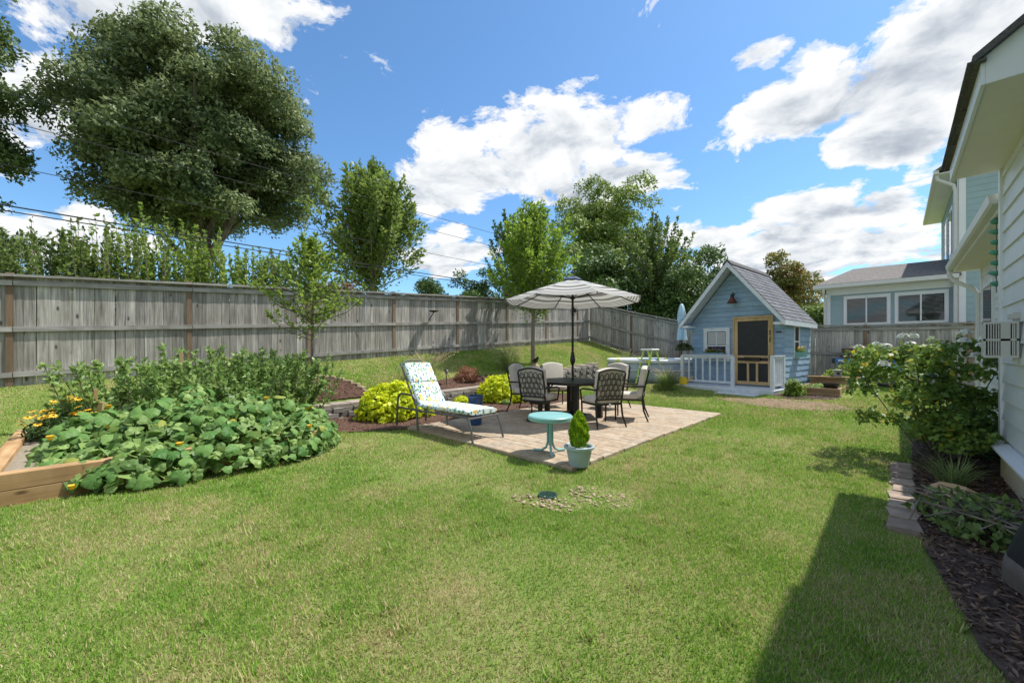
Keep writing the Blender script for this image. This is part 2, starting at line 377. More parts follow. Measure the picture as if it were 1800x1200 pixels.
# lawn colours: the same drift of green and straw under and in the blades
def lawn_colour(t, tint=None):
    p = wpos(t)
    big = noise(t, p, .55, 4, .6); mid = noise(t, p, 2.3, 5, .65)
    f = mth(t, 'ADD', mth(t, 'MULTIPLY', big, .55), mth(t, 'MULTIPLY', mid, .5))
    if tint is None: tint = noise(t, p, 60, 2)
    green = ramp(t, mth(t, 'ADD', mth(t, 'MULTIPLY', f, .6), mth(t, 'MULTIPLY', tint, .5)), [(.3, (.10, .235, .026)), (.55, (.21, .375, .048)), (.8, (.33, .47, .085))])
    dead = mth(t, 'FRACT', mth(t, 'MULTIPLY', tint, 17.31))
    thr = ramp(t, f, [(.40, .06), (.5, .2), (.58, .46), (.7, .85)])
    return mixc(t, mth(t, 'LESS_THAN', dead, thr), green, mixc(t, tint, (.36, .31, .13), (.62, .53, .30)))
def lawn_old(t, p, f):
    return ramp(t, f, [(.28, (.10, .205, .028)), (.42, (.18, .29, .045)), (.52, (.27, .34, .08)), (.61, (.40, .385, .15)), (.78, (.56, .47, .27))])
m, t, b = newmat('lawn_soil')
setc(t, b, mixc(t, .55, lawn_colour(t), (.12, .11, .05))); b.inputs['Roughness'].default_value = 1; b.inputs['Specular IOR Level'].default_value = .1
bump(t, b, noise(t, wpos(t), 90, 4), .7, .02)
m = leafmat('grass_blade', (.1, .1, .1), (.2, .2, .2), trans=.3, gloss=.25)
t = m.node_tree
gc = lawn_colour(t, nd(t, 'ShaderNodeAttribute', attribute_name='tint').outputs['Fac'])
for n in t.nodes:
    if n.type == 'BSDF_PRINCIPLED': t.links.new(gc, n.inputs['Base Color'])
    if n.type == 'HUE_SAT': t.links.new(gc, n.inputs['Color'])
leafmat('oak_leaf', (.06, .10, .04), (.225, .28, .125), trans=.32)
leafmat('edge_leaf', (.055, .10, .035), (.16, .23, .08), trans=.25)
leafmat('maple_leaf', (.075, .135, .028), (.23, .32, .075), trans=.32)
leafmat('myrtle_leaf', (.09, .18, .025), (.28, .42, .06), trans=.36)
leafmat('bright_leaf', (.085, .165, .028), (.26, .37, .065), trans=.36)
leafmat('deep_leaf', (.035, .08, .022), (.11, .19, .05), trans=.22)
leafmat('mid_leaf', (.065, .125, .028), (.20, .28, .07), trans=.3)
leafmat('autumn_leaf', (.09, .13, .03), (.30, .27, .075), trans=.3, odd=(.5, .22, .07))
leafmat('red_leaf', (.09, .05, .03), (.24, .12, .07), trans=.25)
leafmat('lime_leaf', (.36, .46, .012), (.66, .72, .03), trans=.3)
leafmat('tomato_leaf', (.09, .185, .045), (.30, .43, .13), trans=.3)
leafmat('squash_leaf', (.05, .145, .032), (.165, .30, .08), trans=.28, per_object=True, gloss=.2, odd=(.42, .36, .06))
leafmat('rose_leaf', (.05, .11, .022), (.20, .31, .06), trans=.3, odd=(.5, .45, .05))
leafmat('reed_leaf', (.11, .19, .05), (.30, .36, .14), trans=.3)
leafmat('plume', (.42, .32, .2), (.66, .54, .38), trans=.3)
leafmat('topiary_leaf', (.12, .28, .012), (.40, .60, .03), trans=.3)
leafmat('fern_leaf', (.03, .05, .012), (.13, .15, .045), trans=.25)
leafmat('dead_leaf', (.2, .085, .045), (.36, .17, .10), trans=.2)
leafmat('chip', (.055, .028, .02), (.24, .14, .10), trans=0., gloss=.15)
leafmat('dark_chip', (.05, .03, .02), (.23, .145, .10), trans=0., gloss=.15)
# ------------------------------------------------------------------ the lie of the land
def ss(a, b, x):
    t = np.clip((np.asarray(x, float)-a)/(b-a), 0, 1); return t*t*(3-2*t)
def hf(y): return np.clip(.83+.0575*np.asarray(y, float), .55, 1.95)           # along the long fence
def hw(y):                                                                     # behind the retaining wall
    y = np.asarray(y, float)
    return np.interp(y, [0, 2.5, 8, 10.4, 12, 13.5], [.2, .26, .38, .58, .80, .86])
def h(x, y):
    x = np.asarray(x, float); y = np.asarray(y, float)
    low = .25*ss(9, 16, y)
    F = hf(y)
    k = np.clip((-8.45-x)/2.55, 0, 1)
    terrace = np.where(x < -8.45, hw(y)+(F-hw(y))*k, low)
    bank = low + (F-low)*np.clip((-6.2-x)/4.8, 0, 1)**1.6                      # left of the wall: an open slope
    back = low + (F-low)*np.clip((-4.5-x)/6.5, 0, 1)**1.3                      # beyond the wall
    w0 = ss(1.0, 1.9, y)*(x < -8.3) + (y > 1.45)*(x >= -8.3); w1 = ss(13.0, 15.0, y)
    z = bank*(1-w0)+terrace*w0
    z = z*(1-w1)+back*w1
    d = np.hypot(x+6.6, y-14.35); z = np.where(d < 2.6, z*ss(1.75, 2.6, d)+.27*(1-ss(1.75, 2.6, d)), z)    # pool pad
    z = z + np.where((x > -8.2) & (y < 12), .012*np.sin(x*1.7+1)*np.sin(y*1.3), 0)
    return z
def hz(x, y): return float(h(x, y))
def axis_pts(spec):
    a = []
    for (s0, s1, st) in spec: a += list(np.arange(s0, s1, st))
    return np.array(sorted(set(np.round(a, 4))))
gx = axis_pts([(-600, -60, 60), (-60, -14, 4), (-14, -8.6, .2), (-8.46, -8.44, .02), (-8.36, -8.2, .05), (-8.2, 2, .2), (2, 14, 2), (14, 60, 6), (60, 601, 60)])
gy = axis_pts([(-600, -60, 60), (-60, -4, 4), (-4, 18, .2), (18, 34, 2), (34, 60, 6), (60, 601, 60)])
GX, GY = np.meshgrid(gx, gy, indexing='ij'); GZ = h(GX, GY)
me = bpy.data.meshes.new('ground'); nx, ny = GX.shape
V = np.stack([GX, GY, GZ], -1).reshape(-1, 3)
I = np.arange(nx*ny).reshape(nx, ny)
Fq = np.stack([I[:-1, :-1], I[1:, :-1], I[1:, 1:], I[:-1, 1:]], -1).reshape(-1, 4)
me.from_pydata(V.tolist(), [], Fq.tolist())
for p in me.polygons: p.use_smooth = True
tag(link('ground', me, MATS['lawn_soil']), kind='structure')

def sheet(name, L, Rr, m, lift=.012, nu=12, parent=None, wob=.03):
    """a bed between two border lines that follows the ground"""
    L = np.array(L, float); Rr = np.array(Rr, float); n = 40
    def res(P):
        d = np.r_[0, np.cumsum(np.linalg.norm(np.diff(P, axis=0), axis=1))]; s = np.linspace(0, d[-1], n)
        return np.stack([np.interp(s, d, P[:, 0]), np.interp(s, d, P[:, 1])], 1)
    a, b2 = res(L), res(Rr); t = np.linspace(0, 1, nu)[None, :, None]
    G = a[:, None]*(1-t)+b2[:, None]*t; G = G + rng.normal(size=G.shape)*wob*.3
    Z = h(G[..., 0], G[..., 1])+lift + rng.random(G.shape[:2])*.012
    V = np.concatenate([G, Z[..., None]], -1).reshape(-1, 3); I = np.arange(n*nu).reshape(n, nu)
    F = np.stack([I[:-1, :-1], I[1:, :-1], I[1:, 1:], I[:-1, 1:]], -1).reshape(-1, 4)
    me = bpy.data.meshes.new(name); me.from_pydata(V.tolist(), [], F.tolist())
    o = link(name, me, m, parent); tag(o, kind='structure'); return G.reshape(-1, 2)
def chips(name, poly, n, m, size=(.02, .06), lift=.022):
    poly = np.array(poly); P = []
    lo, hi = poly.min(0), poly.max(0)
    while sum(map(len, P)) < n:
        q = lo+(hi-lo)*rng.random((n, 2)); P.append(q[inpoly(q[:, 0], q[:, 1], poly)])
    P = np.concatenate(P)[:n]
    Z = h(P[:, 0], P[:, 1])+lift+rng.random(n)*.015
    A = rdir(n); A[:, 2] *= .3; A = unit(A); N = rdir(n)*.5+np.array([0, 0, 1])
    V = leaves(np.c_[P, Z], A, unit(N), size[0]+(size[1]-size[0])*rng.random(n), .28, .05)
    o = link(name, quads_mesh(name, V, rng.random(n)**1.5), MATS[m]); tag(o, kind='stuff'); return o
def inpoly(x, y, poly):
    x = np.asarray(x); y = np.asarray(y); c = np.zeros(x.shape, bool); n = len(poly)
    for i in range(n):
        x0, y0 = poly[i]; x1, y1 = poly[(i+1) % n]
        if y0 == y1: continue
        c ^= ((y0 > y) != (y1 > y)) & (x < (x1-x0)*(y-y0)/(y1-y0)+x0)
    return c
PATIO = (-6.22, -2.7, 3.82, 9.3)
MULCH_A = [(-8.3, 1.75), (-7.55, 2.1), (-7.0, 2.5), (-6.5, 3.3), (-6.22, 3.85), (-6.22, 9.3), (-6.6, 9.9), (-8.3, 10.2)]
MULCH_B = [(-8.5, 5.2), (-8.5, 8.6), (-9.0, 8.5), (-9.15, 7.4), (-8.9, 5.6)]
MULCH_C = [(.13, 4.2), (.13, 7.0), (.2, 9.5), (1.25, 9.5), (1.25, 2.0), (.75, 1.2), (.5, 1.9), (.30, 2.9)]
MULCH_D = [(-1.95, 12.5), (-1.15, 12.75), (-1.0, 13.3), (-2.0, 13.4), (-2.45, 13.0), (-2.4, 12.6)]
tag(sheet('mulch_bed', [(-8.3, 1.75), (-8.3, 10.2)], [(-7.7, 2.0), (-7.0, 2.5), (-6.5, 3.3), (-6.22, 3.85), (-6.22, 9.3), (-6.6, 9.9)], MATS['mulch_base']) is None or bpy.data.objects['mulch_bed'], kind='structure')
sheet('mulch_bed', [(-8.5, 5.2), (-8.5, 8.6)], [(-8.9, 5.6), (-9.15, 7.4), (-9.0, 8.5)], MATS['mulch_base'])
sheet('mulch_bed', [(.5, 1.5), (.30, 2.9), (.13, 4.2), (.13, 7.0), (.2, 9.5)], [(1.25, 1.5), (1.25, 9.5)], MATS['dark_mulch_base'])
sheet('mulch_bed', [(-2.4, 12.55), (-1.95, 12.45), (-1.15, 12.7)], [(-2.45, 13.1), (-2.0, 13.5), (-1.0, 13.35)], MATS['dark_mulch_base'], wob=.02)
chips('mulch_chips', MULCH_A, 9000, 'chip'); chips('mulch_chips', MULCH_B, 1400, 'chip'); chips('mulch_chips', MULCH_C, 15000, 'dark_chip', (.025, .075))
chips('mulch_chips', MULCH_D, 1200, 'dark_chip')
sheet('worn_earth', [(-3.5, 11.6), (-3.0, 11.15), (-2.05, 10.9), (-1.1, 11.15), (-.65, 11.6)], [(-3.5, 11.65), (-3.0, 12.15), (-2.05, 12.42), (-1.1, 12.25), (-.65, 11.65)], MATS['worn_earth'], lift=.004, wob=.1)
RING = [(-8.95+1.12*math.cos(a), 3.2+1.12*math.sin(a)) for a in np.linspace(R(70), R(290), 22)]
sheet('mulch_ring', [(-8.57, 4.22), (-8.57, 2.18)], [(-8.95+1.1*math.cos(a), 3.2+1.1*math.sin(a)) for a in np.linspace(R(70), R(290), 22)], MATS['mulch_base'], lift=.03)
chips('mulch_chips', [p for p in RING], 3400, 'chip', lift=.04)

# ------------------------------------------------------------------ lawn blades
def lawn_density(x, y):
    d = np.ones(x.shape)
    ed = .05*np.sin(x*9)*np.sin(y*7)
    d[(x > PATIO[0]-.03+ed) & (x < PATIO[1]-.02+ed) & (y > PATIO[2]+.06+ed*1.2) & (y < PATIO[3]+.0+ed)] = 0
    for P in (MULCH_A, MULCH_B, MULCH_C, RING): d[inpoly(x+ed, y+ed, P)] = .012
    d[inpoly(x, y, MULCH_D)] = 0
    d[(x > -8.56) & (x < -8.18) & (y > 1.5) & (y < 13.3)] = 0
    d[(x > -9.25) & (x < -5.72) & (y > -.78) & (y < 2.62)] = 0
    d[(x > -.06) & (x < .16) & (y > 4.25) & (y < 7.0)] = 0
    d[(x > 1.1) | (x < -10.98) | (y > 16.95)] = 0
    d[(x > .82) & (y > 4.7)] = 0
    c5, s5 = math.cos(R(-5.8)), math.sin(R(-5.8)); lx = (x+2.43)*c5+(y-12.77)*s5; ly = -(x+2.43)*s5+(y-12.77)*c5
    d[(lx > -2.75) & (lx < .03) & (ly > 0) & (ly < 3.65)] = 0
    d[(lx > -1.55) & (lx < -.2) & (ly > -.5) & (ly < .02)] = 0
    d[(x > -1.95) & (x < -.8) & (y > 13.2) & (y < 16.4)] = 0
    d[np.hypot(x+6.6, y-14.35) < 1.95] = 0
    e = np.hypot((x+2.05)/1.45, (y-11.65)/.85)+.2*np.sin(x*6)*np.sin(y*8); d *= np.where(e < 1, .06+.7*np.clip(e-.45, 0, 1), 1)   # worn earth by the step
    e = np.hypot((x+5.2)/1.6, (y-11.6)/.45); d *= np.where(e < 1, .35, 1)
    for (px_, py_, rx, ry) in ((-2.05, 3.35, .42, .30), (-2.62, 2.85, .38, .20), (-2.3, 2.95, .3, .2)):
        e = np.hypot((x-px_)/rx, (y-py_)/ry); d *= np.where(e < 1, .34, 1)
    d *= .55+.45*np.clip(1.6-1.9*np.abs(np.sin(x*1.3+.6*np.sin(y*1.1)))*np.abs(np.sin(y*1.15+x*.4)), 0, 1)
    return d
def blades(n, box, smin, smax, wid, keep):
    x = box[0]+(box[1]-box[0])*rng.random(n); y = box[2]+(box[3]-box[2])*rng.random(n)
    k = keep(x, y) & (rng.random(n) < lawn_density(x, y)); x, y = x[k], y[k]; n = len(x)
    z = h(x, y); P = np.c_[x, y, z]
    a = rng.random(n)*2*np.pi; lean = .15+.85*rng.random(n)
    hgt = smin+(smax-smin)*rng.random(n)**1.4
    D = np.c_[np.cos(a)*lean, np.sin(a)*lean, np.ones(n)]; D = unit(D)*hgt[:, None]
    a2 = a+np.pi/2+rng.normal(size=n)*.5; W = np.c_[np.cos(a2), np.sin(a2), np.zeros(n)]*(wid*(.6+.8*rng.random(n)))[:, None]*.5
    return np.stack([P-W, P+W, P+D], 1)
def cd(x, y): return -math.sin(R(43.8))*x+math.cos(R(43.8))*y       # distance out from the terrace
bl = [blades(900000, (-6.8, 1.1, -.8, 6.0), .016, .04, .0052, lambda x, y: (cd(x, y) > .7) & (cd(x, y)+1.6*rng.random(len(x)) < 5.0)),
      blades(760000, (-11, 1.1, -2.5, 12.5), .02, .046, .0085, lambda x, y: (cd(x, y)+1.6*rng.random(len(x)) >= 4.9) & (cd(x, y)+1.6*rng.random(len(x)) < 9.0)),
      blades(560000, (-11, 1.1, -2, 17), .035, .075, .016, lambda x, y: (cd(x, y)+1.6*rng.random(len(x)) >= 8.8))]
cx = -9+10*rng.random(700); cy = -1+12*rng.random(700); ci = rng.integers(0, 700, 60000)       # ragged coarser tufts
X = cx[ci]+rng.normal(size=60000)*.035; Y = cy[ci]+rng.normal(size=60000)*.035; kk = (lawn_density(X, Y) > .6) & (cd(X, Y) > .9); X, Y = X[kk], Y[kk]; n = len(X)
a = rng.random(n)*6.283; ln = .3+.9*rng.random(n); hh = .03+.04*rng.random(n); W = np.c_[-np.sin(a), np.cos(a), np.zeros(n)]*.0042
P = np.c_[X, Y, h(X, Y)]; bl.append(np.stack([P-W, P+W, P+unit(np.c_[np.cos(a)*ln, np.sin(a)*ln, np.ones(n)])*hh[:, None]], 1))
BL = np.concatenate(bl)
tag(link('lawn_grass', quads_mesh('lawn_grass', BL, rng.random(len(BL)), 3), MATS['grass_blade']), 'mown lawn grass, green with straw patches', 'grass', kind='stuff')

# ------------------------------------------------------------------ patio of single pavers
mb = MB().box(PATIO[0]+.02, PATIO[1]-.02, PATIO[2]+.02, PATIO[3]-.02, -.05, .026)
patio = tag(mb.build('patio', MATS['dry_soil']), kind='structure')
sizes = {}
def paver_mesh(l, w):
    k = (round(l, 3), round(w, 3))
    if k not in sizes: sizes[k] = MB().box(-l/2, l/2, -w/2, w/2, -.035, .012, .007).mesh('paver')
    return sizes[k]
pav = []; y = PATIO[2]; row = 0
while y < PATIO[3]-.05:
    w = (.155, .235, .155)[row % 3]; x = PATIO[0]-(.08 if row % 2 else 0)
    while x < PATIO[1]-.02:
        l = random.choice((.155, .235, .235, .31)); x1 = min(x+l, PATIO[1])
        if x1-x > .06: pav.append(((max(x, PATIO[0])+x1)/2, y+w/2, x1-max(x, PATIO[0])-.005, w-.005))
        x = x1
    y += w; row += 1
pav.sort(key=lambda p: math.hypot(p[0]-0, p[1]-0)/math.sqrt(p[2]*p[3]))
far = MB()
for i, (x, y, l, w) in enumerate(pav):
    z = .036+random.uniform(-.002, .003)
    if i < 300:
        o = link('paver', paver_mesh(l, w), MATS['paver'], patio); o.location = (x, y, z); o.rotation_euler = (random.uniform(-.008, .008), random.uniform(-.008, .008), random.uniform(-.008, .008))
    else: far.box(x-l/2, x+l/2, y-w/2, y+w/2, z-.035, z+.012, .007)
tag(far.build('far_pavers', MATS['paver_far'], patio), kind='stuff')

# ------------------------------------------------------------------ retaining wall: blocks and caps
wall = thing('retaining_wall', 'low grey retaining wall of staggered concrete blocks with tan caps behind the patio', 'retaining wall', (-8.3, 7, 0))
BLK = [MB().box(-.15, .15, -.105, .105, -.048, .048, .012).mesh('block') for _ in range(3)]
CAPM = MB().box(-.17, .17, -.2, .2, -.035, .035, .01).mesh('cap')
y = 1.75; i = 0
while y < 13.1:
    top = float(hw(y))+.02; bot = hz(-8.1, y)
    n = max(2, int(math.ceil((top-.07-bot)/.1)))
    for c in range(n):
        proud = .05 if (i+c) % 2 == 0 else 0.
        o = link('block', BLK[c % 3], MATS['wall_block'], wall); yy = y+(.105 if c % 2 else 0)
        o.location = (-8.33+proud-(-8.3), yy-7, top-.07-.05-.1*c); o.scale = (1, .97, 1)
        o.rotation_euler = (0, 0, random.uniform(-.02, .02))
    y += .21; i += 1
y = 1.7; lv = None
while y < 13.2:
    o = link('cap_stone', CAPM, MATS['cap_block'], wall); zt = float(hw(y+.2))+.02-.035
    zt = round(zt/.05)*.05 if y > 8.3 else zt
    o.location = (-8.36+8.3, y+.2-7, zt+.002); o.rotation_euler = (random.uniform(-.01, .01), 0, random.uniform(-.02, .02)); o.scale = (1, .985, 1); y += .4
ring = thing('tree_ring', 'half circle of pale edging stones around the young tree mulch ring', 'stone edging', (-8.95, 3.2, hz(-8.95, 3.2)))
RB = MB().box(-.11, .11, -.05, .05, -.07, .05, .012).mesh('edging_stone')
for a in np.arange(R(72), R(288), R(11.3)):
    o = link('edging_stone', RB, MATS['pale_stone'], ring); x_, y_ = 1.14*math.cos(a), 1.14*math.sin(a)
    o.location = (x_, y_, hz(-8.95+x_, 3.2+y_)-hz(-8.95, 3.2)+.015); o.rotation_euler = (0, 0, a+math.pi/2+random.uniform(-.06, .06))

# ------------------------------------------------------------------ fences, board by board
BW = .142
BOARD = [MB().box(-.0095, .0095, -w/2, w/2, 0, 1.9).mesh('board') for w in (.136, .138, .133, .14)]
def fence_y(name, label, x, y0, y1, base, posts):
    f = thing(name, label, 'fence', (x, y0, base(y0)))
    y = y0; k = 0; z0 = base(y0)
    while y < y1-.05:
        o = link('board', random.choice(BOARD), MATS['fence_wood'], f)
        o.location = (random.uniform(-.002, .002), y-y0+BW/2, base(y)-z0+random.uniform(-.012, .012)); o.rotation_euler = (random.uniform(-.004, .004), 0, random.uniform(-.03, .03)+math.pi*(k % 2)); y += BW; k += 1
    for zz, w in ((.22, .085), (1.0, .085), (1.80, .085)):
        for a in np.arange(y0, y1, 2.44):
            e = min(a+2.43, y1)
            mb = MB().bar((x+.03, a, base(a)+zz), (x+.03, e, base(e)+zz), .038, w)
            mb.build('rail', MATS['rail_wood_y'], f, world=True)
    for a in np.arange(y0, y1, 2.44):
        e = min(a+2.435, y1)
        MB().bar((x+.03, a, base(a)+1.925), (x+.03, e, base(e)+1.925), .14, .04).build('cap_rail', MATS['rail_wood_y'], f, world=True)
    for py in posts:
        b = base(py); MB().box(x-.075, x-.0105+.02, py-.045, py+.045, b-.05, b+1.98).build('post', MATS['post_wood'], f, world=True)
        MB().box(x+.0105, x+.028, py-.044, py+.044, b-.02, b+1.9).build('post_face', MATS['post_wood'], f, world=True)
    return f
def fence_x(name, label, y, x0, x1, base, posts, cap=True):
    f = thing(name, label, 'fence', (x0, y, base(x0)))
    x = x0; k = 0; z0 = base(x0)
    while x < x1-.05:
        o = link('board', random.choice(BOARD), MATS['fence_wood'], f)
        o.location = (x-x0+BW/2, random.uniform(-.002, .002), base(x+BW/2)-z0+random.uniform(-.012, .012)); o.rotation_euler = (0, 0, math.pi/2+random.uniform(-.03, .03)+math.pi*(k % 2)); x += BW; k += 1
    for zz in (.22, 1.0, 1.80):
        for a in np.arange(x0, x1, 2.2):
            e = min(a+2.19, x1)
            MB().bar((a, y-.03, base(a)+zz), (e, y-.03, base(e)+zz), .038, .085).build('rail', MATS['rail_wood_x'], f, world=True)
    for a in np.arange(x0, x1, 2.2):
        e = min(a+2.195, x1)
        MB().bar((a, y-.03, base(a)+1.925), (e, y-.03, base(e)+1.925), .14, .04).build('cap_rail', MATS['rail_wood_x'], f, world=True)
    for px_ in posts:
        b = base(px_); MB().box(px_-.045, px_+.045, y+.0105, y+.075, b-.05, b+1.97).build('post', MATS['post_wood'], f, world=True)
        MB().box(px_-.044, px_+.044, y-.028, y-.0105, b-.02, b+1.9).build('post_face', MATS['post_wood'], f, world=True)
    return f
fence_y('board_fence', 'long weathered grey board fence behind the vegetable bed and dogwood', -11.0, -3.4, 17.0, lambda y: float(hf(y))-.02, [-1.0, 1.42, 3.86, 6.3, 8.74, 11.2, 13.6, 16.0])
def bx(x): return float(np.interp(x, [-11, -9.6, -8.2, -6.75, -5.5, -4, -2, 4], [1.80, 1.42, 1.02, .68, .5, .36, .26, .2]))
fence_x('board_fence', 'shaded grey board fence sloping down behind the pool', 17.0, -10.95, -5.0, bx, [-8.75, -6.55])
fence_x('board_fence', 'level grey board fence behind the playhouse and log pile', 17.02, -4.98, 3.2, bx, [-4.4, -2.3, -.72, 1.48])
# ------------------------------------------------------------------ own house on the right
house = thing('house', 'cream white lap sided house with bump-out and deep eaves beside the mulch bed', 'house', (.82, 6.9, 0))
def wpart(mb, name, m, root, smooth=False): return mb.build(name, MATS[m], root, world=True, smooth=smooth)
HX = .82
wpart(MB().box(HX+.03, 3.0, 4.95, 6.87, .0, 3.38), 'wall', 'siding_white', house)
def lap(x, y0, y1, z, e, root, m, t=.026):   # one lap siding board on a wall that faces -X
    mb = MB().add([(x, y0, z), (x-t, y0, z), (x-.005, y0, z+e+.02), (x, y0, z+e+.02), (x, y1, z), (x-t, y1, z), (x-.005, y1, z+e+.02), (x, y1, z+e+.02)],
                  [(0,1,2,3),(7,6,5,4),(0,4,5,1),(1,5,6,2),(2,6,7,3),(3,7,4,0)])
    return wpart(mb, 'siding_board', m, root)
z = .47
while z < 3.3: lap(HX+.028, 4.97, 6.80, z, .2, house, 'siding_white'); z += .2
wpart(MB().box(HX-.012, HX+.06, 6.80, 6.895, .42, 3.36), 'corner_board', 'trim_white', house)
wpart(MB().add([(HX-.10, 4.9, .385), (HX+.03, 4.9, .385), (HX+.03, 6.95, .385), (HX-.10, 6.95, .385), (HX-.10, 4.9, .405), (HX+.03, 4.9, .44), (HX+.03, 6.95, .44), (HX-.10, 6.95, .405)],
               [(3,2,1,0),(4,5,6,7),(0,1,5,4),(1,2,6,5),(2,3,7,6),(3,0,4,7)]), 'ledge', 'trim_white', house)
wpart(MB().box(HX+.0, 2.9, 4.96, 6.86, -.2, .384), 'skirt', 'skirt_cream', house)
# bump-out eave: soffit, fascia, roof edge
wpart(MB().box(.47, HX+.25, 4.54, 6.84, 3.365, 3.39), 'soffit', 'soffit_cream', house)
wpart(MB().box(.445, .468, 4.50, 6.87, 3.35, 3.55), 'fascia', 'trim_white', house)
wpart(MB().add([(.469, 4.5, 3.35), (2.6, 4.5, 3.35), (2.6, 4.5, 5.16), (.469, 4.5, 3.552), (.469, 4.52, 3.35), (2.6, 4.52, 3.35), (2.6, 4.52, 5.16), (.469, 4.52, 3.552)],
               [(0,1,2,3),(7,6,5,4),(0,4,5,1),(1,5,6,2),(2,6,7,3),(3,7,4,0)]), 'rake_return', 'trim_white', house)
wpart(MB().add([(.40, 4.44, 3.50), (2.6, 4.44, 5.165), (2.6, 6.92, 5.165), (.40, 6.92, 3.50), (.40, 4.44, 3.555), (2.6, 4.44, 5.22), (2.6, 6.92, 5.22), (.40, 6.92, 3.555)],
               [(3,2,1,0),(4,5,6,7),(0,1,5,4),(1,2,6,5),(2,3,7,6),(3,0,4,7)]), 'roof', 'dark_shingle', house)
wpart(MB().box(.47, HX+.25, 6.842, 6.868, 3.366, 3.55), 'fascia', 'trim_white', house)
for k in range(9):      # ragged shingle butts along the roof edge
    y0 = 4.45+k*.275; wpart(MB().box(.375, .47, y0, y0+.265, 3.506+.003*(k % 3), 3.522+.003*(k % 3)), 'shingle', 'dark_shingle', house)
# far wing wall with windows, soffit, gutter
WX = 1.2
wpart(MB().box(WX+.03, 3.0, 6.87, 12.1, -.1, 3.05), 'wall', 'siding_white', house)
z = .3
while z < 2.9: lap(WX+.028, 6.9, 12.02, z, .18, house, 'siding_white'); z += .18
wpart(MB().box(WX-.012, WX+.06, 12.02, 12.11, .1, 3.0), 'corner_board', 'trim_white', house)
wpart(MB().box(.86, WX+.2, 6.95, 12.3, 3.0, 3.02), 'soffit', 'soffit_cream', house)
wpart(MB().box(.838, .86, 6.95, 12.32, 2.99, 3.16), 'fascia', 'trim_white', house)
wpart(MB().add([(.83, 6.95, 3.13), (3.0, 6.95, 4.6), (3.0, 12.35, 4.6), (.83, 12.35, 3.13), (.83, 6.95, 3.18), (3.0, 6.95, 4.65), (3.0, 12.35, 4.65), (.83, 12.35, 3.18)],
               [(3,2,1,0),(4,5,6,7),(0,1,5,4),(1,2,6,5),(2,3,7,6),(3,0,4,7)]), 'roof', 'dark_shingle', house)
g = MB(); g.add([(.735, 6.93, 3.14), (.75, 6.93, 3.05), (.775, 6.93, 3.03), (.836, 6.93, 3.03), (.836, 6.93, 3.14), (.735, 12.34, 3.14), (.75, 12.34, 3.05), (.775, 12.34, 3.03), (.836, 12.34, 3.03), (.836, 12.34, 3.14)],
      [(0,1,2,3,4),(9,8,7,6,5),(0,5,6,1),(1,6,7,2),(2,7,8,3),(3,8,9,4),(4,9,5,0)])
wpart(g, 'gutter', 'gutter_white', house)
wpart(MB().tube([(.79, 12.25, 3.04), (.79, 12.25, 2.93), (.86, 12.2, 2.8), (1.1, 12.13, 2.62), (1.165, 12.1, 2.5), (1.165, 12.1, 1.2), (1.165, 12.1, .35)], .04, 8), 'downspout', 'gutter_white', house)
for y0 in (9.0, 10.55):
    wn = wpart(MB().box(WX-.03, WX+.028, y0, y0+1.05, 1.02, 2.62), 'window', 'trim_white', house)
    for zz in (1.1, 1.86):
        wpart(MB().box(WX-.036, WX-.031, y0+.1, y0+.95, zz, zz+.68), 'pane', 'window_glass', wn)
# unseen two storey part of the house, added for its shadow on the lawn
wpart(MB().box(1.55, 7, -5.5, 5.2, 0, 6.28), 'wall', 'siding_white', house)
wpart(MB().add([(.96, -6, 6.3), (7.4, -6, 6.3), (7.4, 6.2, 6.3), (.96, 6.2, 6.3), (4.2, -6, 8.3), (4.2, 6.2, 8.3)], [(3,2,1,0),(0,1,4),(1,2,5,4),(2,3,5),(3,0,4,5)]), 'roof', 'dark_shingle', house)  # out of view; eave set so its shadow edge continues the bump-out's
# rain chain of green frogs under the gutter
rc = thing('rain_chain', 'chain of small green ornaments hanging by the house corner', 'rain chain', (.87, 7.55, 2.0))
wpart(MB().tube([(.87, 7.55, 3.05), (.87, 7.55, 2.1)], .004, 5), 'chain', 'dark_metal', rc)
for i in range(7):
    zz = 2.96-i*.125; s = 1 if i % 2 else -1
    c = MB().lathe([(.012, -.035), (.045, -.02), (.055, .012), (.04, .022), (.0, .026)], 10, (.87, 7.55, zz))
    c.lathe([(.0, -.02), (.025, -.012), (.03, .008), (.018, .022), (.0, .026)], 8, (.87-.03*s, 7.55+.045*s, zz+.012))
    wpart(c, 'cup', 'frog_green', rc, True)
# slatted beige box on a bracket
vb = thing('slatted_box', 'beige slatted plastic box on a bracket fixed to the cream siding', 'vent box', (.72, 6.0, 1.33))
wpart(MB().box(.79, .845, 5.94, 6.0, 1.3, 1.76), 'bracket', 'vent_beige', vb)
wpart(MB().box(.76, .86, 5.92, 6.02, 1.70, 1.745), 'bracket', 'vent_beige', vb)
fr = MB()
fr.box(.60, .815, 5.90, 5.925, 1.655, 1.675).box(.60, .815, 5.90, 5.925, 1.335, 1.36).box(.60, .815, 5.90, 5.925, 1.495, 1.515)
fr.box(.60, .616, 5.90, 5.925, 1.36, 1.655).box(.80, .815, 5.90, 5.925, 1.36, 1.655).box(.705, .765, 5.90, 5.925, 1.36, 1.655)
fr.box(.60, .815, 6.02, 6.035, 1.335, 1.675).box(.60, .612, 5.925, 6.02, 1.335, 1.675).box(.60, .815, 5.925, 6.02, 1.335, 1.347).box(.60, .815, 5.925, 6.02, 1.663, 1.675)
wpart(fr, 'frame', 'vent_beige', vb)
for xx in (.632, .648, .664, .68, .695, .778, .789):
    wpart(MB().box(xx-.004, xx+.004, 5.903, 5.922, 1.362, 1.653), 'slat', 'vent_beige', vb)
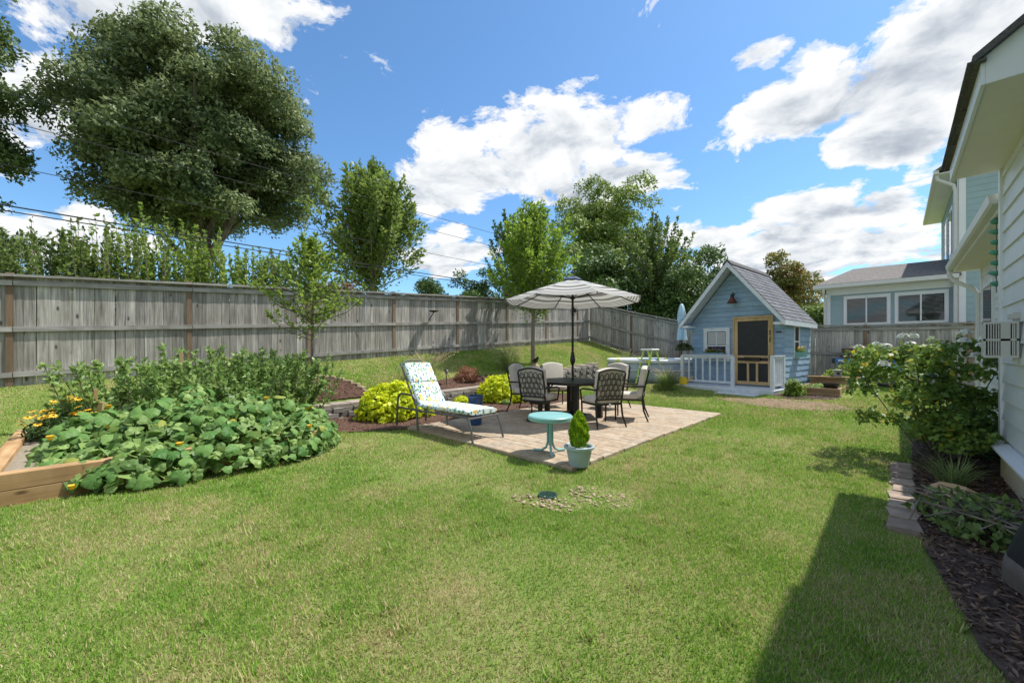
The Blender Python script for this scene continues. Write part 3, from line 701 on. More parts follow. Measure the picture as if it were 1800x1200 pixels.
wpart(MB().box(.62, .80, 5.97, 6.0, 1.37, 1.65), 'core', 'screen_black', vb)
# covered grill, black cover flaring at the hem
gr = thing('fabric_cover', 'low black fabric cover with brown hem standing on dark mulch', 'covered object', (.9, 3.74, 0))
def drape(pr, n=40, c=(0, 0)):
    mb = MB(); vs = []
    for (r, z, k) in pr:
        for j in range(n):
            a = 2*math.pi*j/n; q = r*(1+k*math.sin(a*7+z*3)); vs.append((q*math.cos(a), q*1.15*math.sin(a), z))
    fs = [(i*n+j, i*n+(j+1) % n, (i+1)*n+(j+1) % n, (i+1)*n+j) for i in range(len(pr)-1) for j in range(n)]
    mb.add(vs, fs+[tuple((len(pr)-1)*n+j for j in range(n))]); return mb
drape([(.41, .17, .06), (.40, .22, .055), (.38, .30, .045), (.35, .42, .03), (.31, .52, .02), (.2, .57, .01), (.05, .585, 0)]).build('cover', MATS['cover_black'], gr, smooth=True)
drape([(.42, .02, .07), (.425, .1, .065), (.412, .172, .06)]).build('hem', MATS['cover_hem'], gr, smooth=True)
# brick edging beside the mulch bed
edg = thing('bed_edging', 'line of grey brown edging stones between lawn and dark mulch bed', 'stone edging', (.04, 5.6, 0))
for k in range(9):
    y0 = 4.32+k*.285; mb = MB()
    j = [random.uniform(-.03, .03) for _ in range(8)]
    mb.add([(-.06+j[0], y0+.01, -.06), (.15+j[1], y0+.01, -.06), (.15+j[2], y0+.275, -.06), (-.06+j[3], y0+.275, -.06),
            (-.05+j[4], y0+.02, .028), (.14+j[5], y0+.02, .034), (.14+j[6], y0+.265, .03), (-.05+j[7], y0+.265, .025)],
           [(3,2,1,0),(4,5,6,7),(0,1,5,4),(1,2,6,5),(2,3,7,6),(3,0,4,7)])
    wpart(mb, 'stone', 'edging_stone', edg)
tag(MB().add([(.20, 5.50, .04), (.50, 5.42, .05), (.56, 5.62, .09), (.40, 5.70, .13), (.24, 5.66, .10), (.30, 5.58, .16), (.46, 5.56, .15)],
             [(0, 5, 4), (0, 1, 6, 5), (1, 2, 6), (2, 3, 6), (3, 4, 5, 6), (4, 3, 2, 1, 0)]).build('driftwood', MATS['tan_board']), 'tan weathered piece of wood lying on the mulch beside edging stones', 'wood scrap')

# ------------------------------------------------------------------ neighbour's house beyond the back fence
nb = thing('neighbour_house', 'pale blue two storey house with white trim behind the level fence', 'house', (1.4, 19, .5))
NY = 19.0
wpart(MB().box(-1.85, 1.5, NY+.03, 23, 0, 3.62), 'wall', 'siding_blue', nb)
def lapn(x0, x1, y, z, e, m, root):
    return wpart(MB().add([(x0, y, z), (x0, y-.016, z), (x0, y-.005, z+e+.015), (x0, y, z+e+.015), (x1, y, z), (x1, y-.016, z), (x1, y-.005, z+e+.015), (x1, y, z+e+.015)],
                          [(0,1,2,3),(7,6,5,4),(0,4,5,1),(1,5,6,2),(2,6,7,3),(3,7,4,0)]), 'siding_board', m, root)
z = 1.9
while z < 3.5: lapn(-1.85, 1.4, NY+.03, z, .19, 'siding_blue', nb); z += .19
wpart(MB().box(-1.9, -1.78, NY-.02, NY+.1, .4, 3.62), 'corner_board', 'trim_white', nb)
wpart(MB().box(-1.9, 1.4, NY-.01, NY+.012, 3.4, 3.62), 'frieze', 'trim_white', nb)
wpart(MB().box(-2.25, 1.4, NY-.35, NY+.02, 3.62, 3.65), 'soffit', 'trim_white', nb)
wpart(MB().box(-2.25, 1.4, NY-.48, NY-.352, 3.63, 3.76), 'gutter', 'gutter_white', nb)
wpart(MB().tube([(-1.95, NY-.4, 3.64), (-1.95, NY-.38, 3.5), (-1.93, NY-.08, 3.3), (-1.93, NY-.06, .4)], .045, 8), 'downspout', 'gutter_white', nb)
wpart(MB().add([(-2.2, NY-.42, 3.72), (1.45, NY-.42, 3.72), (1.45, NY+2.1, 4.62), (-1.25, NY+2.1, 4.62), (-2.2, NY+4.6, 3.72), (1.45, NY+4.6, 3.72), (-2.2, NY-.42, 3.78), (1.45, NY-.42, 3.78)],
               [(6, 7, 2, 3), (6, 3, 4), (4, 3, 2, 5), (0, 1, 7, 6), (0, 4, 5, 1), (0, 6, 4)]), 'roof', 'tan_shingle', nb)
for (x0, x1) in ((-1.35, -.2), (.0, 1.16)):
    w = wpart(MB().box(x0-.05, x1+.05, NY-.012, NY+.016, 2.28, 3.34), 'window', 'trim_white', nb)
    wpart(MB().box(x0+.05, x1-.05, NY-.03, NY-.014, 2.36, 3.22), 'pane', 'window_glass', w)
    for k in range(14): wpart(MB().box(x0+.07, x1-.07, NY-.034, NY-.031, 2.62+k*.042, 2.628+k*.042), 'blind_slat', 'stone_grey', w)
    wpart(MB().box((x0+x1)/2-.02, (x0+x1)/2+.02, NY-.045, NY-.0345, 2.36, 3.22), 'mullion', 'trim_white', w)
# the tall part
wpart(MB().box(1.43, 6, NY-.15, 26, 0, 7.2), 'wall', 'siding_blue', nb)
z = 1.9
while z < 7.1: lapn(1.5, 4.2, NY-.15, z, .19, 'siding_blue', nb); lap(1.43, NY-.1, 25.5, z, .19, nb, 'siding_blue'); z += .19
wpart(MB().box(1.40, 1.56, NY-.185, NY-.155, .4, 7.1), 'corner_board', 'trim_white', nb)
wpart(MB().box(1.385, 1.41, NY-.185, NY-.05, .4, 7.1), 'corner_board', 'trim_white', nb)
for y0 in (20.6, 22.4):
    w = wpart(MB().box(1.385, 1.412, y0, y0+.9, 4.6, 6.4), 'window', 'trim_white', nb); wpart(MB().box(1.37, 1.383, y0+.1, y0+.8, 4.75, 6.25), 'pane', 'window_glass', w)
wpart(MB().box(.98, 1.5, NY-.3, 26, 7.0, 7.03), 'soffit', 'trim_white', nb)
wpart(MB().box(.86, .978, NY-.35, 26, 7.0, 7.14), 'gutter', 'gutter_white', nb)
wpart(MB().tube([(.93, NY-.2, 7.0), (.95, NY-.2, 6.85), (1.3, NY-.14, 6.6), (1.34, NY-.14, 6.4), (1.34, NY-.14, .5)], .05, 8), 'downspout', 'gutter_white', nb)
wpart(MB().add([(.9, NY-.4, 7.13), (6, NY-.4, 7.13), (6, 26, 7.13), (.9, 26, 7.13), (4.5, NY-.4, 9.6), (4.5, 26, 9.6)], [(3,2,1,0),(0,1,4),(1,2,5,4),(2,3,5),(3,0,4,5)]), 'roof', 'tan_shingle', nb)

# ------------------------------------------------------------------ playhouse
G0 = .12
ph = thing('playhouse', 'light blue wooden playhouse with white trim and steep grey shingle roof', 'playhouse', (-2.43, 12.77, G0), R(-5.8))
def P_(mb, n, m, par=None, smooth=False): return mb.build(n, MATS[m], par or ph, smooth=smooth)
W0, W1, D0, D1, WH = -2.72, 0., 1.06, 3.6, 2.18
PKX, PKZ, EZ = -1.36, 3.96, 2.12; SL = (PKZ-EZ)/1.5
def roofz(x): return PKZ-abs(x-PKX)*SL
pw = P_(MB().prism([(W0+.02, D0+.03, .05), (W1-.02, D0+.03, .05), (W1-.02, D0+.03, roofz(W1-.02)-.12), (PKX, D0+.03, PKZ-.12), (W0+.02, D0+.03, roofz(W0+.02)-.12)], (0, D1-D0-.06, 0)), 'wall', 'play_blue')
z = .2; e = .142
while z < 3.78:        # front lap boards cut by the gable, door and window openings covered by their frames
    zt = min(z+e, 3.8); xl = max(W0, PKX-(PKZ-.12-z)/SL); xr = min(W1, PKX+(PKZ-.12-z)/SL)
    xlt = max(W0, PKX-(PKZ-.12-zt)/SL); xrt = min(W1, PKX+(PKZ-.12-zt)/SL)
    if xr-xl > .05:
        P_(MB().add([(xl, D0+.03, z), (xr, D0+.03, z), (xrt, D0+.03, zt), (xlt, D0+.03, zt), (xl, D0+.008, z+.001), (xr, D0+.008, z+.001), (xrt, D0+.02, zt-.004), (xlt, D0+.02, zt-.004)],
                    [(0,1,2,3),(7,6,5,4),(0,4,5,1),(1,5,6,2),(2,6,7,3),(3,7,4,0)]), 'siding_board', 'play_blue')
    z += e
z = .1
while z < 2.1:          # side lap boards, gently wavy
    n = 8; vs = []; ys = np.linspace(D0, D1, n+1)
    for y_ in ys:
        b0 = z+.008*math.sin(y_*9+z*7); vs += [(W1-.021, y_, b0), (W1+.014, y_, b0), (W1-.004, y_, z+.185), (W1-.021, y_, z+.185)]
    fs = [(i*4+j, i*4+(j+1) % 4, (i+1)*4+(j+1) % 4, (i+1)*4+j) for i in range(n) for j in range(4)]+[(3, 2, 1, 0), (n*4, n*4+1, n*4+2, n*4+3)]
    P_(MB().add(vs, fs), 'siding_board', 'play_blue'); z += .18
# porch
deck = P_(MB().box(-2.75, .02, .0, D0+.0, .0, .03), 'porch_floor', 'play_white')
for k in range(8): P_(MB().box(-2.76, .03, .01+k*.131, .131+k*.131, .125, .16, .004), 'deck_board', 'play_white')
P_(MB().box(-2.74, -1.37, -.012, .012, .0, .124), 'skirt_board', 'play_white'); P_(MB().box(-1.362, .02, -.03, .012, .0, .15), 'skirt_board', 'play_white')
P_(MB().box(.0, .022, .013, D0-.0, .0, .124), 'skirt_board', 'play_white')
st = P_(MB().box(-1.35, -.3, -.48, -.06, -.03, .035), 'step', 'play_white')
def rail(x0, y0, x1, y1, n, post_in):
    rl = P_(MB().bar((x0, y0, 1.10), (x1, y1, 1.10), .11, .035), 'hand_rail', 'play_white')
    P_(MB().bar((x0, y0, 1.045), (x1, y1, 1.045), .04, .07), 'top_rail', 'play_white'); P_(MB().bar((x0, y0, .29), (x1, y1, .29), .04, .07), 'bottom_rail', 'play_white')
    for k in range(n):
        t_ = (k+1)/(n+1); x_, y_ = x0+(x1-x0)*t_, y0+(y1-y0)*t_; P_(MB().box(x_-.022, x_+.022, y_-.018, y_+.018, .325, 1.01), 'baluster', 'play_white')
    for (x_, y_) in ((x0, y0), (x1, y1)): P_(MB().box(x_-.045, x_+.045, y_-.045, y_+.045, .161, 1.082), 'post', 'play_white')
rail(-2.66, .27, -1.12, .27, 6, 0); rail(-.03, .07, -.03, .98, 5, 0)
# roof
th = .05
for sgn in (-1, 1):
    xe = PKX+sgn*1.5
    P_(MB().add([(PKX, .5, PKZ-th), (xe, .5, EZ-th), (xe, 3.75, EZ-th), (PKX, 3.75, PKZ-th), (PKX, .5, PKZ), (xe, .5, EZ), (xe, 3.75, EZ), (PKX, 3.75, PKZ)],
                [(0,1,2,3),(7,6,5,4),(0,4,5,1),(1,5,6,2),(2,6,7,3),(3,7,4,0)]), 'roof_deck', 'play_white')
    for (yy, yw) in ((.47, .499), (3.751, 3.78)):   # barge boards
        P_(MB().add([(PKX, yy, PKZ-.16), (xe, yy, EZ-.16), (xe, yw, EZ-.16), (PKX, yw, PKZ-.16), (PKX, yy, PKZ+.01), (xe, yy, EZ+.01), (xe, yw, EZ+.01), (PKX, yw, PKZ+.01)],
                    [(0,1,2,3),(7,6,5,4),(0,4,5,1),(1,5,6,2),(2,6,7,3),(3,7,4,0)]), 'barge_board', 'play_white')
    P_(MB().box(min(xe, xe+sgn*.025), max(xe, xe+sgn*.025), .47, 3.78, EZ-.15, EZ+.0), 'eave_board', 'play_white')
    # soffit return boxes at the front corners
    P_(MB().box(min(xe, xe-sgn*.28), max(xe, xe-sgn*.28), .51, D0-.002, EZ-.13, EZ-.06), 'eave_return', 'play_white')
    L = 1.5*math.hypot(1, SL); nrow = 15; tw = .33
    dx, dz = sgn*1.5/L, -(PKZ-EZ)/L
    sm = {}
    for r in range(nrow):
        s0 = r*L/nrow; s1 = min(L+.03, s0+L/nrow*1.08)
        off = (r % 2)*tw/2
        k = 0; yy = .46-off
        while yy < 3.79:
            a, b_ = max(.46, yy), min(3.79, yy+tw-.012); yy += tw
            if b_-a < .04: continue
            lift0, lift1 = .006, .02
            nx_, nz_ = -dz*sgn*sgn, dx*sgn
            nxv, nzv = (abs(dz)*sgn, abs(dx))
            v = []
            for (s_, l_) in ((s0, lift0), (s1, lift1)):
                for hh in (0, .009):
                    for y_ in (a, b_): v.append((PKX+dx*s_+nxv*(l_+hh), y_, PKZ+dz*s_+nzv*(l_+hh)))
            P_(MB().add(v, [(0,1,5,4),(2,6,7,3),(0,2,3,1),(4,5,7,6),(0,4,6,2),(1,3,7,5)]), 'shingle', 'grey_shingle')
P_(MB().prism([(PKX-.13, .45, PKZ-.10), (PKX, .45, PKZ+.05), (PKX+.13, .45, PKZ-.10), (PKX+.13, .45, PKZ-.075), (PKX, .45, PKZ+.075), (PKX-.13, .45, PKZ-.075)], (0, 3.35, 0)), 'ridge_cap', 'dark_shingle')
# screen door
X0, X1, Z0, Z1 = -1.35, -.34, .2, 2.24
dr = P_(MB().box(X0+.02, X1-.02, D0-.012, D0+.0, Z0+.02, Z1-.02), 'door', 'screen_black')
for (a, b_, c, d_) in ((X0-.05, X0+.0, Z0, Z1+.06), (X1, X1+.05, Z0, Z1+.06), (X0, X1, Z1, Z1+.06)): P_(MB().box(a, b_, D0-.05, D0+.008, c, d_), 'door_frame', 'cedar', dr)
for (a, b_, c, d_) in ((X0+.005, X0+.085, Z0+.01, Z1-.005), (X1-.085, X1-.005, Z0+.01, Z1-.005), (X0+.085, X1-.085, Z1-.09, Z1-.005), (X0+.085, X1-.085, Z0+.01, Z0+.11),
                       (X0+.085, X1-.085, 1.03, 1.1), (X0+.085, X1-.085, .86, .93), (X0+.35, X0+.41, Z0+.11, .86), (X1-.41, X1-.35, Z0+.11, .86)):
    P_(MB().box(a, b_, D0-.042, D0-.013, c, d_), 'door_rail', 'cedar', dr)
P_(MB().box(X0+.28, X1-.28, D0-.09, D0-.043, .94, 1.045), 'letter_plate', 'dark_metal', dr)
for zz in (1.5, .95, 1.7): P_(MB().box(X1-.045, X1-.02, D0-.06, D0-.043, zz, zz+.16), 'hinge', 'black_metal', dr)
P_(MB().box(-.23, -.1, D0-.012, D0+.004, 1.78, 1.82), 'number_plate', 'black_metal')
# front window with blinds and flower box
wn = P_(MB().box(-2.22, -1.6, D0-.008, D0+.004, .95, 1.9), 'window', 'screen_black')
for (a, b_, c, d_) in ((-2.32, -2.2, .9, 1.98), (-1.62, -1.5, .9, 1.98), (-2.2, -1.62, 1.86, 1.98), (-2.2, -1.62, .9, .98)): P_(MB().box(a, b_, D0-.035, D0+.006, c, d_), 'window_frame', 'play_white', wn)
P_(MB().box(-2.2, -1.62, D0-.03, D0-.01, 1.38, 1.43), 'sash_bar', 'play_white', wn)
for k in range(6): P_(MB().box(-2.18, -1.64, D0-.02, D0-.011, 1.46+k*.066, 1.50+k*.066), 'blind_slat', 'trim_white', wn)
P_(MB().box(-1.925, -1.895, D0-.028, D0-.021, 1.43, 1.86), 'sash_bar', 'play_white', wn)
def flower_box(name, label, loc, rz, L, cols, boxm):
    f = thing(name, label, 'flower box', loc, rz)
    MB().add([(-L/2, -.08, 0), (L/2, -.08, 0), (L/2, .08, 0), (-L/2, .08, 0), (-L/2-.03, -.11, .15), (L/2+.03, -.11, .15), (L/2+.03, .1, .15), (-L/2-.03, .1, .15)],
             [(3,2,1,0),(4,5,6,7),(0,1,5,4),(1,2,6,5),(2,3,7,6),(3,0,4,7)]).build('trough', MATS[boxm], f)
    n = 260; P = np.c_[(rng.random(n)-.5)*L, (rng.random(n)-.5)*.2, .14+rng.random(n)*.13]
    link('foliage', quads_mesh('foliage', leaves(P, rdir(n), unit(rdir(n)+np.array([0, 0, 1])), .04+.03*rng.random(n)), rng.random(n)), MATS['mid_leaf'], f)
    for k in range(16):
        x = -L/2+L*(k+.5)/16; m_ = cols(k); mb = MB(); c = Vector((x+random.uniform(-.02, .02), random.uniform(-.1, .04), .22+random.uniform(-.02, .1)))
        for j in range(6):
            a = j*math.pi/3; d = Vector((math.cos(a), math.sin(a)*.6, .5*math.sin(a)+.3)); sd = Vector((-math.sin(a), math.cos(a), 0))*.012
            mb.add([c, c+d*.018+sd, c+d*.036, c+d*.018-sd], [(0, 1, 2, 3)])
        mb.build('flower', MATS[m_], f)
    return f
def phw(x, y, z):
    v = Matrix.Rotation(R(-5.8), 3, 'Z') @ Vector((x, y, z)); return (-2.43+v.x, 12.77+v.y, G0+v.z)
flower_box('flower_box', 'window box of yellow and purple flowers under the blinds window', phw(-1.93, D0-.14, 1.02), R(-5.8), .6, lambda k: 'petal_yellow' if k < 7 else 'petal_purple', 'play_blue')
flower_box('flower_box', 'blue window box of yellow flowers on the sunny playhouse side', phw(.12, 2.1, 1.05), R(84.2), .5, lambda k: 'petal_yellow', 'teal_paint')
sw = P_(MB().box(W1-.0, W1+.018, 1.88, 2.28, 1.1, 1.95), 'window', 'screen_black')
for (a, b_, c, d_) in ((1.80, 1.88, 1.02, 2.03), (2.28, 2.36, 1.02, 2.03), (1.88, 2.28, 1.95, 2.03), (1.88, 2.28, 1.02, 1.1), (1.88, 2.28, 1.5, 1.54)): P_(MB().box(W1+.0, W1+.035, a, b_, c, d_), 'window_frame', 'play_white', sw)
lamp = P_(MB().lathe([(.15, 0), (.06, .15), (.05, .19), (.0, .2)], 14, (PKX, D0-.2, 2.72)), 'lamp_shade', 'rust_red', smooth=True)
P_(MB().lathe([(.0, 0), (.055, .01), (.06, .06), (.03, .1), (0, .11)], 10, (PKX, D0-.19, 2.9)), 'lamp_cap', 'black_metal', lamp)
P_(MB().tube([(PKX, D0-.19, 2.98), (PKX, D0-.15, 3.05), (PKX, D0-.05, 3.04), (PKX, D0, 3.0)], .014, 6), 'lamp_arm', 'black_metal', lamp)
# things on and around the playhouse
wc = thing('watering_can', 'bright yellow watering can on the playhouse porch corner', 'watering can', phw(-2.58, -.0, .16), R(10))
wc.location.z = G0+.161
MB().lathe([(.115, 0), (.12, .02), (.105, .22), (.108, .235), (.095, .235), (.09, .03), (0, .025)], 20).build('body', MATS['yellow_paint'], wc, smooth=False)
MB().tube([(.09, 0, .07), (.2, 0, .16), (.26, 0, .22)], [.025, .017, .015], 8).build('spout', MATS['yellow_paint'], wc)
MB().lathe([(.015, 0), (.045, .035), (.045, .045), (0, .05)], 12, (.26, 0, .215)).build('rose', MATS['yellow_paint'], wc)
MB().tube([(-.1, 0, .06), (-.18, 0, .12), (-.17, 0, .22), (-.1, 0, .24)], .01, 6).build('handle', MATS['yellow_paint'], wc)
wc.location = phw(-2.55, .10, .16); wc.location.z = G0+.1605

# ------------------------------------------------------------------ raised beds by the playhouse
def raised_bed(label, x0, x1, y0, y1, zb, hgt, n=2, plank=.04, cat='raised bed'):
    rb = thing('raised_bed', label, cat, ((x0+x1)/2, (y0+y1)/2, zb))
    e = hgt/n
    for k in range(n):
        a, b_ = zb+k*e, zb+(k+1)*e-.004
        for (p, q, r_, s_, m_) in ((x0, x1, y0, y0+plank, 'old_timber_x'), (x0, x1, y1-plank, y1, 'old_timber_x'), (x0, x0+plank, y0+plank+.001, y1-plank-.001, 'old_timber_y'), (x1-plank, x1, y0+plank+.001, y1-plank-.001, 'old_timber_y')):
            wpart(MB().box(p, q, r_, s_, a, b_, .004), 'plank', m_, rb)
    wpart(MB().box(x0+plank, x1-plank, y0+plank, y1-plank, zb-.05, zb+hgt-.07), 'soil', 'soil', rb); return rb
raised_bed('low wooden raised bed with a dark pot at the playhouse corner', -1.93, -1.05, 13.25, 14.95, .12, .27)
rb2 = raised_bed('taller wooden raised bed with overhanging top plank below the level fence', -1.9, -.85, 15.2, 16.35, .2, .36)
wpart(MB().box(-2.0, -.74, 15.1, 15.3, .562, .6), 'top_plank', 'old_timber_x', rb2)
tag(MB().lathe([(.12, 0), (.17, .16), (.185, .16), (.185, .19), (.165, .19), (.15, .1), (0, .1)], 20, (-1.28, 13.75, .3)).build('plant_pot', MATS['dark_metal']), 'dark pot sunk in the low raised bed', 'plant pot')
bh = thing('bird_house', 'small grey block bird house on the taller raised bed', 'bird house', (-1.25, 15.32, .601))
MB().box(-.1, .1, -.07, .07, 0, .17, .01).build('block', MATS['stone_grey'], bh); MB().box(-.03, .05, -.076, -.071, .05, .13).build('opening', MATS['screen_black'], bh)
MB().box(-.13, .13, -.1, .1, .171, .195, .01).build('lid', MATS['stone_grey'], bh)
# blue machine and log pile by the back fence
mc = thing('garden_machine', 'blue garden machine with long horizontal beam beside the plank pile', 'machine', (-.9, 16.45, .22))
wpart(MB().box(-1.42, -.62, 16.36, 16.50, .99, 1.12, .015), 'beam', 'machine_blue', mc)
wpart(MB().box(-1.50, -1.422, 16.33, 16.53, .96, 1.14, .02), 'end_plate', 'black_metal', mc)
wpart(MB().box(-1.34, -1.1, 16.350, 16.358, 1.03, 1.08), 'label_plate', 'trim_white', mc); wpart(MB().box(-1.05, -.93, 16.350, 16.358, 1.03, 1.08), 'label_plate', 'trim_white', mc)
wpart(MB().box(-.80, -.64, 16.34, 16.52, .34, .985, .015), 'upright', 'machine_blue', mc)
wpart(MB().box(-.60, .1, 16.2, 16.6, .75, 1.15, .03), 'housing', 'machine_blue', mc); wpart(MB().box(-.62, .12, 16.18, 16.62, 1.152, 1.2, .01), 'lid', 'black_metal', mc)
wpart(MB().box(-.85, .2, 16.25, 16.6, .3, .345), 'base', 'dark_metal', mc)
for xx in (-.7, .1):
    w = MB(); w.lathe([(.14, -.04), (.16, -.02), (.16, .02), (.14, .04)], 18); w.v = [(xx+v[0], 16.2+v[2], .37+v[1]) for v in w.v]; wpart(w, 'wheel', 'black_metal', mc)
pile = thing('plank_pile', 'pile of dark weathered planks stacked against the level fence', 'plank pile', (-.4, 16.8, .22))
for k in range(13):
    r, c = divmod(k, 2); L = random.uniform(1.3, 1.9); xc = -.35+random.uniform(-.25, .25); zz = .95+r*.075 if k > 3 else .26+r*.3
    wpart(MB().bar((xc-L/2, 16.75+.1*c, zz), (xc+L/2, 16.75+.1*c+random.uniform(-.05, .05), zz+random.uniform(-.02, .03)), .095, .065), 'plank', 'pile_wood', pile)
for xx in (-.95, .3): wpart(MB().box(xx-.06, xx+.06, 16.69, 16.93, .22, .905), 'support', 'pile_wood', pile)
mz = 1.44
wpart(MB().box(-.9, .4, 16.72, 16.9, mz-.06, mz-.01), 'plank', 'pile_wood', pile)
ms = thing('mushroom_ornament', 'white mushroom shaped ornament on top of the plank pile', 'ornament', (-.42, 16.8, mz-.005))
MB().lathe([(.05, 0), (.045, .06), (.06, .1)], 14).build('stem', MATS['tan_board'], ms); MB().lathe([(.0, .098), (.1, .1), (.13, .12), (.09, .15), (0, .165)], 18).build('cap', MATS['petal_white'], ms, smooth=True)
tag(MB().lathe([(.14, 0), (.15, .03), (.1, .085), (.0, .1)], 14, (-.72, 16.8, mz-.006), 1.2, .7).build('stone_ornament', MATS['pale_stone'], smooth=True), 'beige rounded stone on top of the plank pile', 'ornament')
# utility wires beyond the long fence
for i, (zz, r) in enumerate(((8.5, .010), (7.7, .010), (6.5, .010), (5.42, .020), (5.25, .016))):
    pts = [(-17+.15*i, y_, zz-1.0*(1-((y_-10)/35)**2)*.35) for y_ in np.linspace(-25, 45, 30)]
    tag(MB().tube(pts, r, 5).build('utility_wire', MATS['cable_black']), ('thin overhead wire crossing high in front of the oak tree', 'thin overhead wire second from the top crossing the oak', 'thin overhead wire crossing the middle of the oak', 'thick black overhead cable passing low across the oak', 'lower black overhead cable just below the thick one')[i], 'wire')
for yy in (-24.9, 44.9):
    up = thing('utility_pole', ('brown wooden utility pole at the near end of the wires' if yy < 0 else 'brown wooden utility pole at the far end of the wires'), 'utility pole', (-17, yy, .5))
    MB().tube([(0, .12, 0), (0, .12, 9)], [.15, .1], 10).build('pole', MATS['bark'], up); MB().box(-.9, .9, .0, .1, 8.6, 8.72).build('crossarm', MATS['bark'], up)
# ------------------------------------------------------------------ patio dining set
TX, TY, TZ = -4.84, 6.86, .046
tb = thing('dining_table', 'dark hexagonal slatted metal table under the striped parasol', 'table', (TX, TY, TZ), R(12))
hexp = [(.86*math.cos(R(60*k)), .86*math.sin(R(60*k))) for k in range(6)]
MB().prism([(x, y, .69) for x, y in hexp], (0, 0, .028)).build('tabletop', MATS['dark_metal'], tb)
for k in range(13):       # slats on the top
    y = -.72+k*.12; xw = .86-abs(y)/math.sqrt(3)-.02
    MB().box(-xw, xw, y-.052, y+.052, .7185, .728).build('slat', MATS['grey_metal'] if False else MATS['dark_metal'], tb)
for k in range(6):
    p, q = hexp[k], hexp[(k+1) % 6]; MB().bar((p[0]*.99, p[1]*.99, .70), (q[0]*.99, q[1]*.99, .70), .05, .045).build('edge_rail', MATS['dark_metal'], tb)
for k in (0, 2, 3, 5):
    x, y = hexp[k]; s = .68
    MB().box(x*s-.045, x*s+.045, y*s-.045, y*s+.045, 0, .69).build('leg', MATS['dark_metal'], tb)
    MB().tube([(x*s, y*s, .5), (x*s*.75, y*s*.75, .62), (x*s*.5, y*s*.5, .685)], .014, 6).build('brace', MATS['dark_metal'], tb)
um = thing('patio_umbrella', 'open parasol with white grey and navy stripes over the dining table', 'umbrella', (TX, TY, TZ), R(8))
MB().tube([(0, 0, .02), (0, 0, 1.28), (0, 0, 2.82)], .024, 12).build('pole', MATS['dark_metal'], um)
MB().lathe([(.026, 0), (.05, .05), (.055, .1), (.03, .25), (.026, .26)], 14, (0, 0, 1.05)).build('joint', MATS['dark_metal'], um)
MB().lathe([(.27, 0), (.28, .03), (.2, .07), (.06, .1), (.05, .3), (.0, .3)], 24).build('base', MATS['dark_metal'], um)
RU, ZR, ZT = 1.42, 2.36, 2.82
m, t, b = newmat('parasol_cloth')
uv = nd(t, 'ShaderNodeUVMap'); sx = nd(t, 'ShaderNodeSeparateXYZ'); t.links.new(uv.outputs[0], sx.inputs[0])
W_, G_, N_ = (.58, .57, .54), (.20, .195, .185), (.06, .085, .14)
sc_ = ramp(t, sx.outputs[1], [(0., N_), (.08, W_), (.24, N_), (.27, W_), (.33, N_), (.355, W_), (.46, W_), (.50, G_), (.60, W_), (.69, G_), (.76, W_), (.82, G_), (.84, W_), (.86, G_), (.88, W_), (.90, G_), (.92, W_), (.94, G_), (.96, W_), (.98, G_)], 'CONSTANT')
setc(t, b, sc_); b.inputs['Roughness'].default_value = .9
tr = nd(t, 'ShaderNodeBsdfTranslucent'); t.links.new(sc_, tr.inputs[0]); mx = nd(t, 'ShaderNodeMixShader'); mx.inputs[0].default_value = .28
o_ = [n for n in t.nodes if n.type == 'OUTPUT_MATERIAL'][0]; t.links.new(b.outputs[0], mx.inputs[1]); t.links.new(tr.outputs[0], mx.inputs[2]); t.links.new(mx.outputs[0], o_.inputs[0])
def canopy_pt(f, a):     # f 0..1 centre to rim; ribs at multiples of 45 deg, cloth sags between
    k = (a % (math.pi/4))/(math.pi/4); poly = math.cos(math.pi/8)/math.cos((k-.5)*math.pi/4)
    sag = .045*math.sin(math.pi*k)*f
    return (RU*f*poly*math.cos(a), RU*f*poly*math.sin(a), ZT-(ZT-ZR)*(f**1.12)-sag+.0)
vs, fs, uvs = [], [], []; NA, NF = 64, 14
for i in range(NF+1):
    for j in range(NA): vs.append(canopy_pt(.06+.94*i/NF, 2*math.pi*j/NA))
for i in range(NF):
    for j in range(NA):
        fs.append((i*NA+j, i*NA+(j+1) % NA, (i+1)*NA+(j+1) % NA, (i+1)*NA+j)); uvs += [(0, i/NF), (0, i/NF), (0, (i+1)/NF), (0, (i+1)/NF)]
me = bpy.data.meshes.new('canopy'); me.from_pydata(vs, [], fs); u = me.uv_layers.new(name='UVMap')
u.data.foreach_set('uv', np.array(uvs, np.float32).reshape(-1))
can = link('canopy', me, MATS['parasol_cloth'], um)
vs = []; fs = []; n8 = 8
for i, (f, dz) in enumerate(((.02, .075), (.07, .062), (.15, .03))):
    for j in range(32):
        p = canopy_pt(max(f, .06), 2*math.pi*j/32); vs.append((p[0]*(f/max(f, .06)), p[1]*(f/max(f, .06)), p[2]+dz))
for i in range(2):
    for j in range(32): fs.append((i*32+j, i*32+(j+1) % 32, (i+1)*32+(j+1) % 32, (i+1)*32+j))
MB().add(vs, fs+[tuple(range(31, -1, -1))]).build('vent', MATS['navy_cloth'], can)
MB().lathe([(.03, 0), (.035, .03), (.012, .07), (0, .09)], 10, (0, 0, 2.93)).build('finial', MATS['navy_cloth'], um)
for k in range(8):
    a = R(45*k); pts = [canopy_pt(f, a) for f in (.05, .35, .7, .99)]
    rb_ = MB().tube([(p[0], p[1], p[2]-.02) for p in pts], .011, 6).build('rib', MATS['dark_metal'], um)
    p = canopy_pt(.52, a); MB().tube([(.03*math.cos(a), .03*math.sin(a), 2.42), (p[0], p[1], p[2]-.03)], .009, 6).build('strut', MATS['dark_metal'], rb_)
MB().lathe([(.03, 0), (.05, .02), (.05, .05), (.03, .07)], 12, (0, 0, 2.39)).build('hub', MATS['dark_metal'], um)
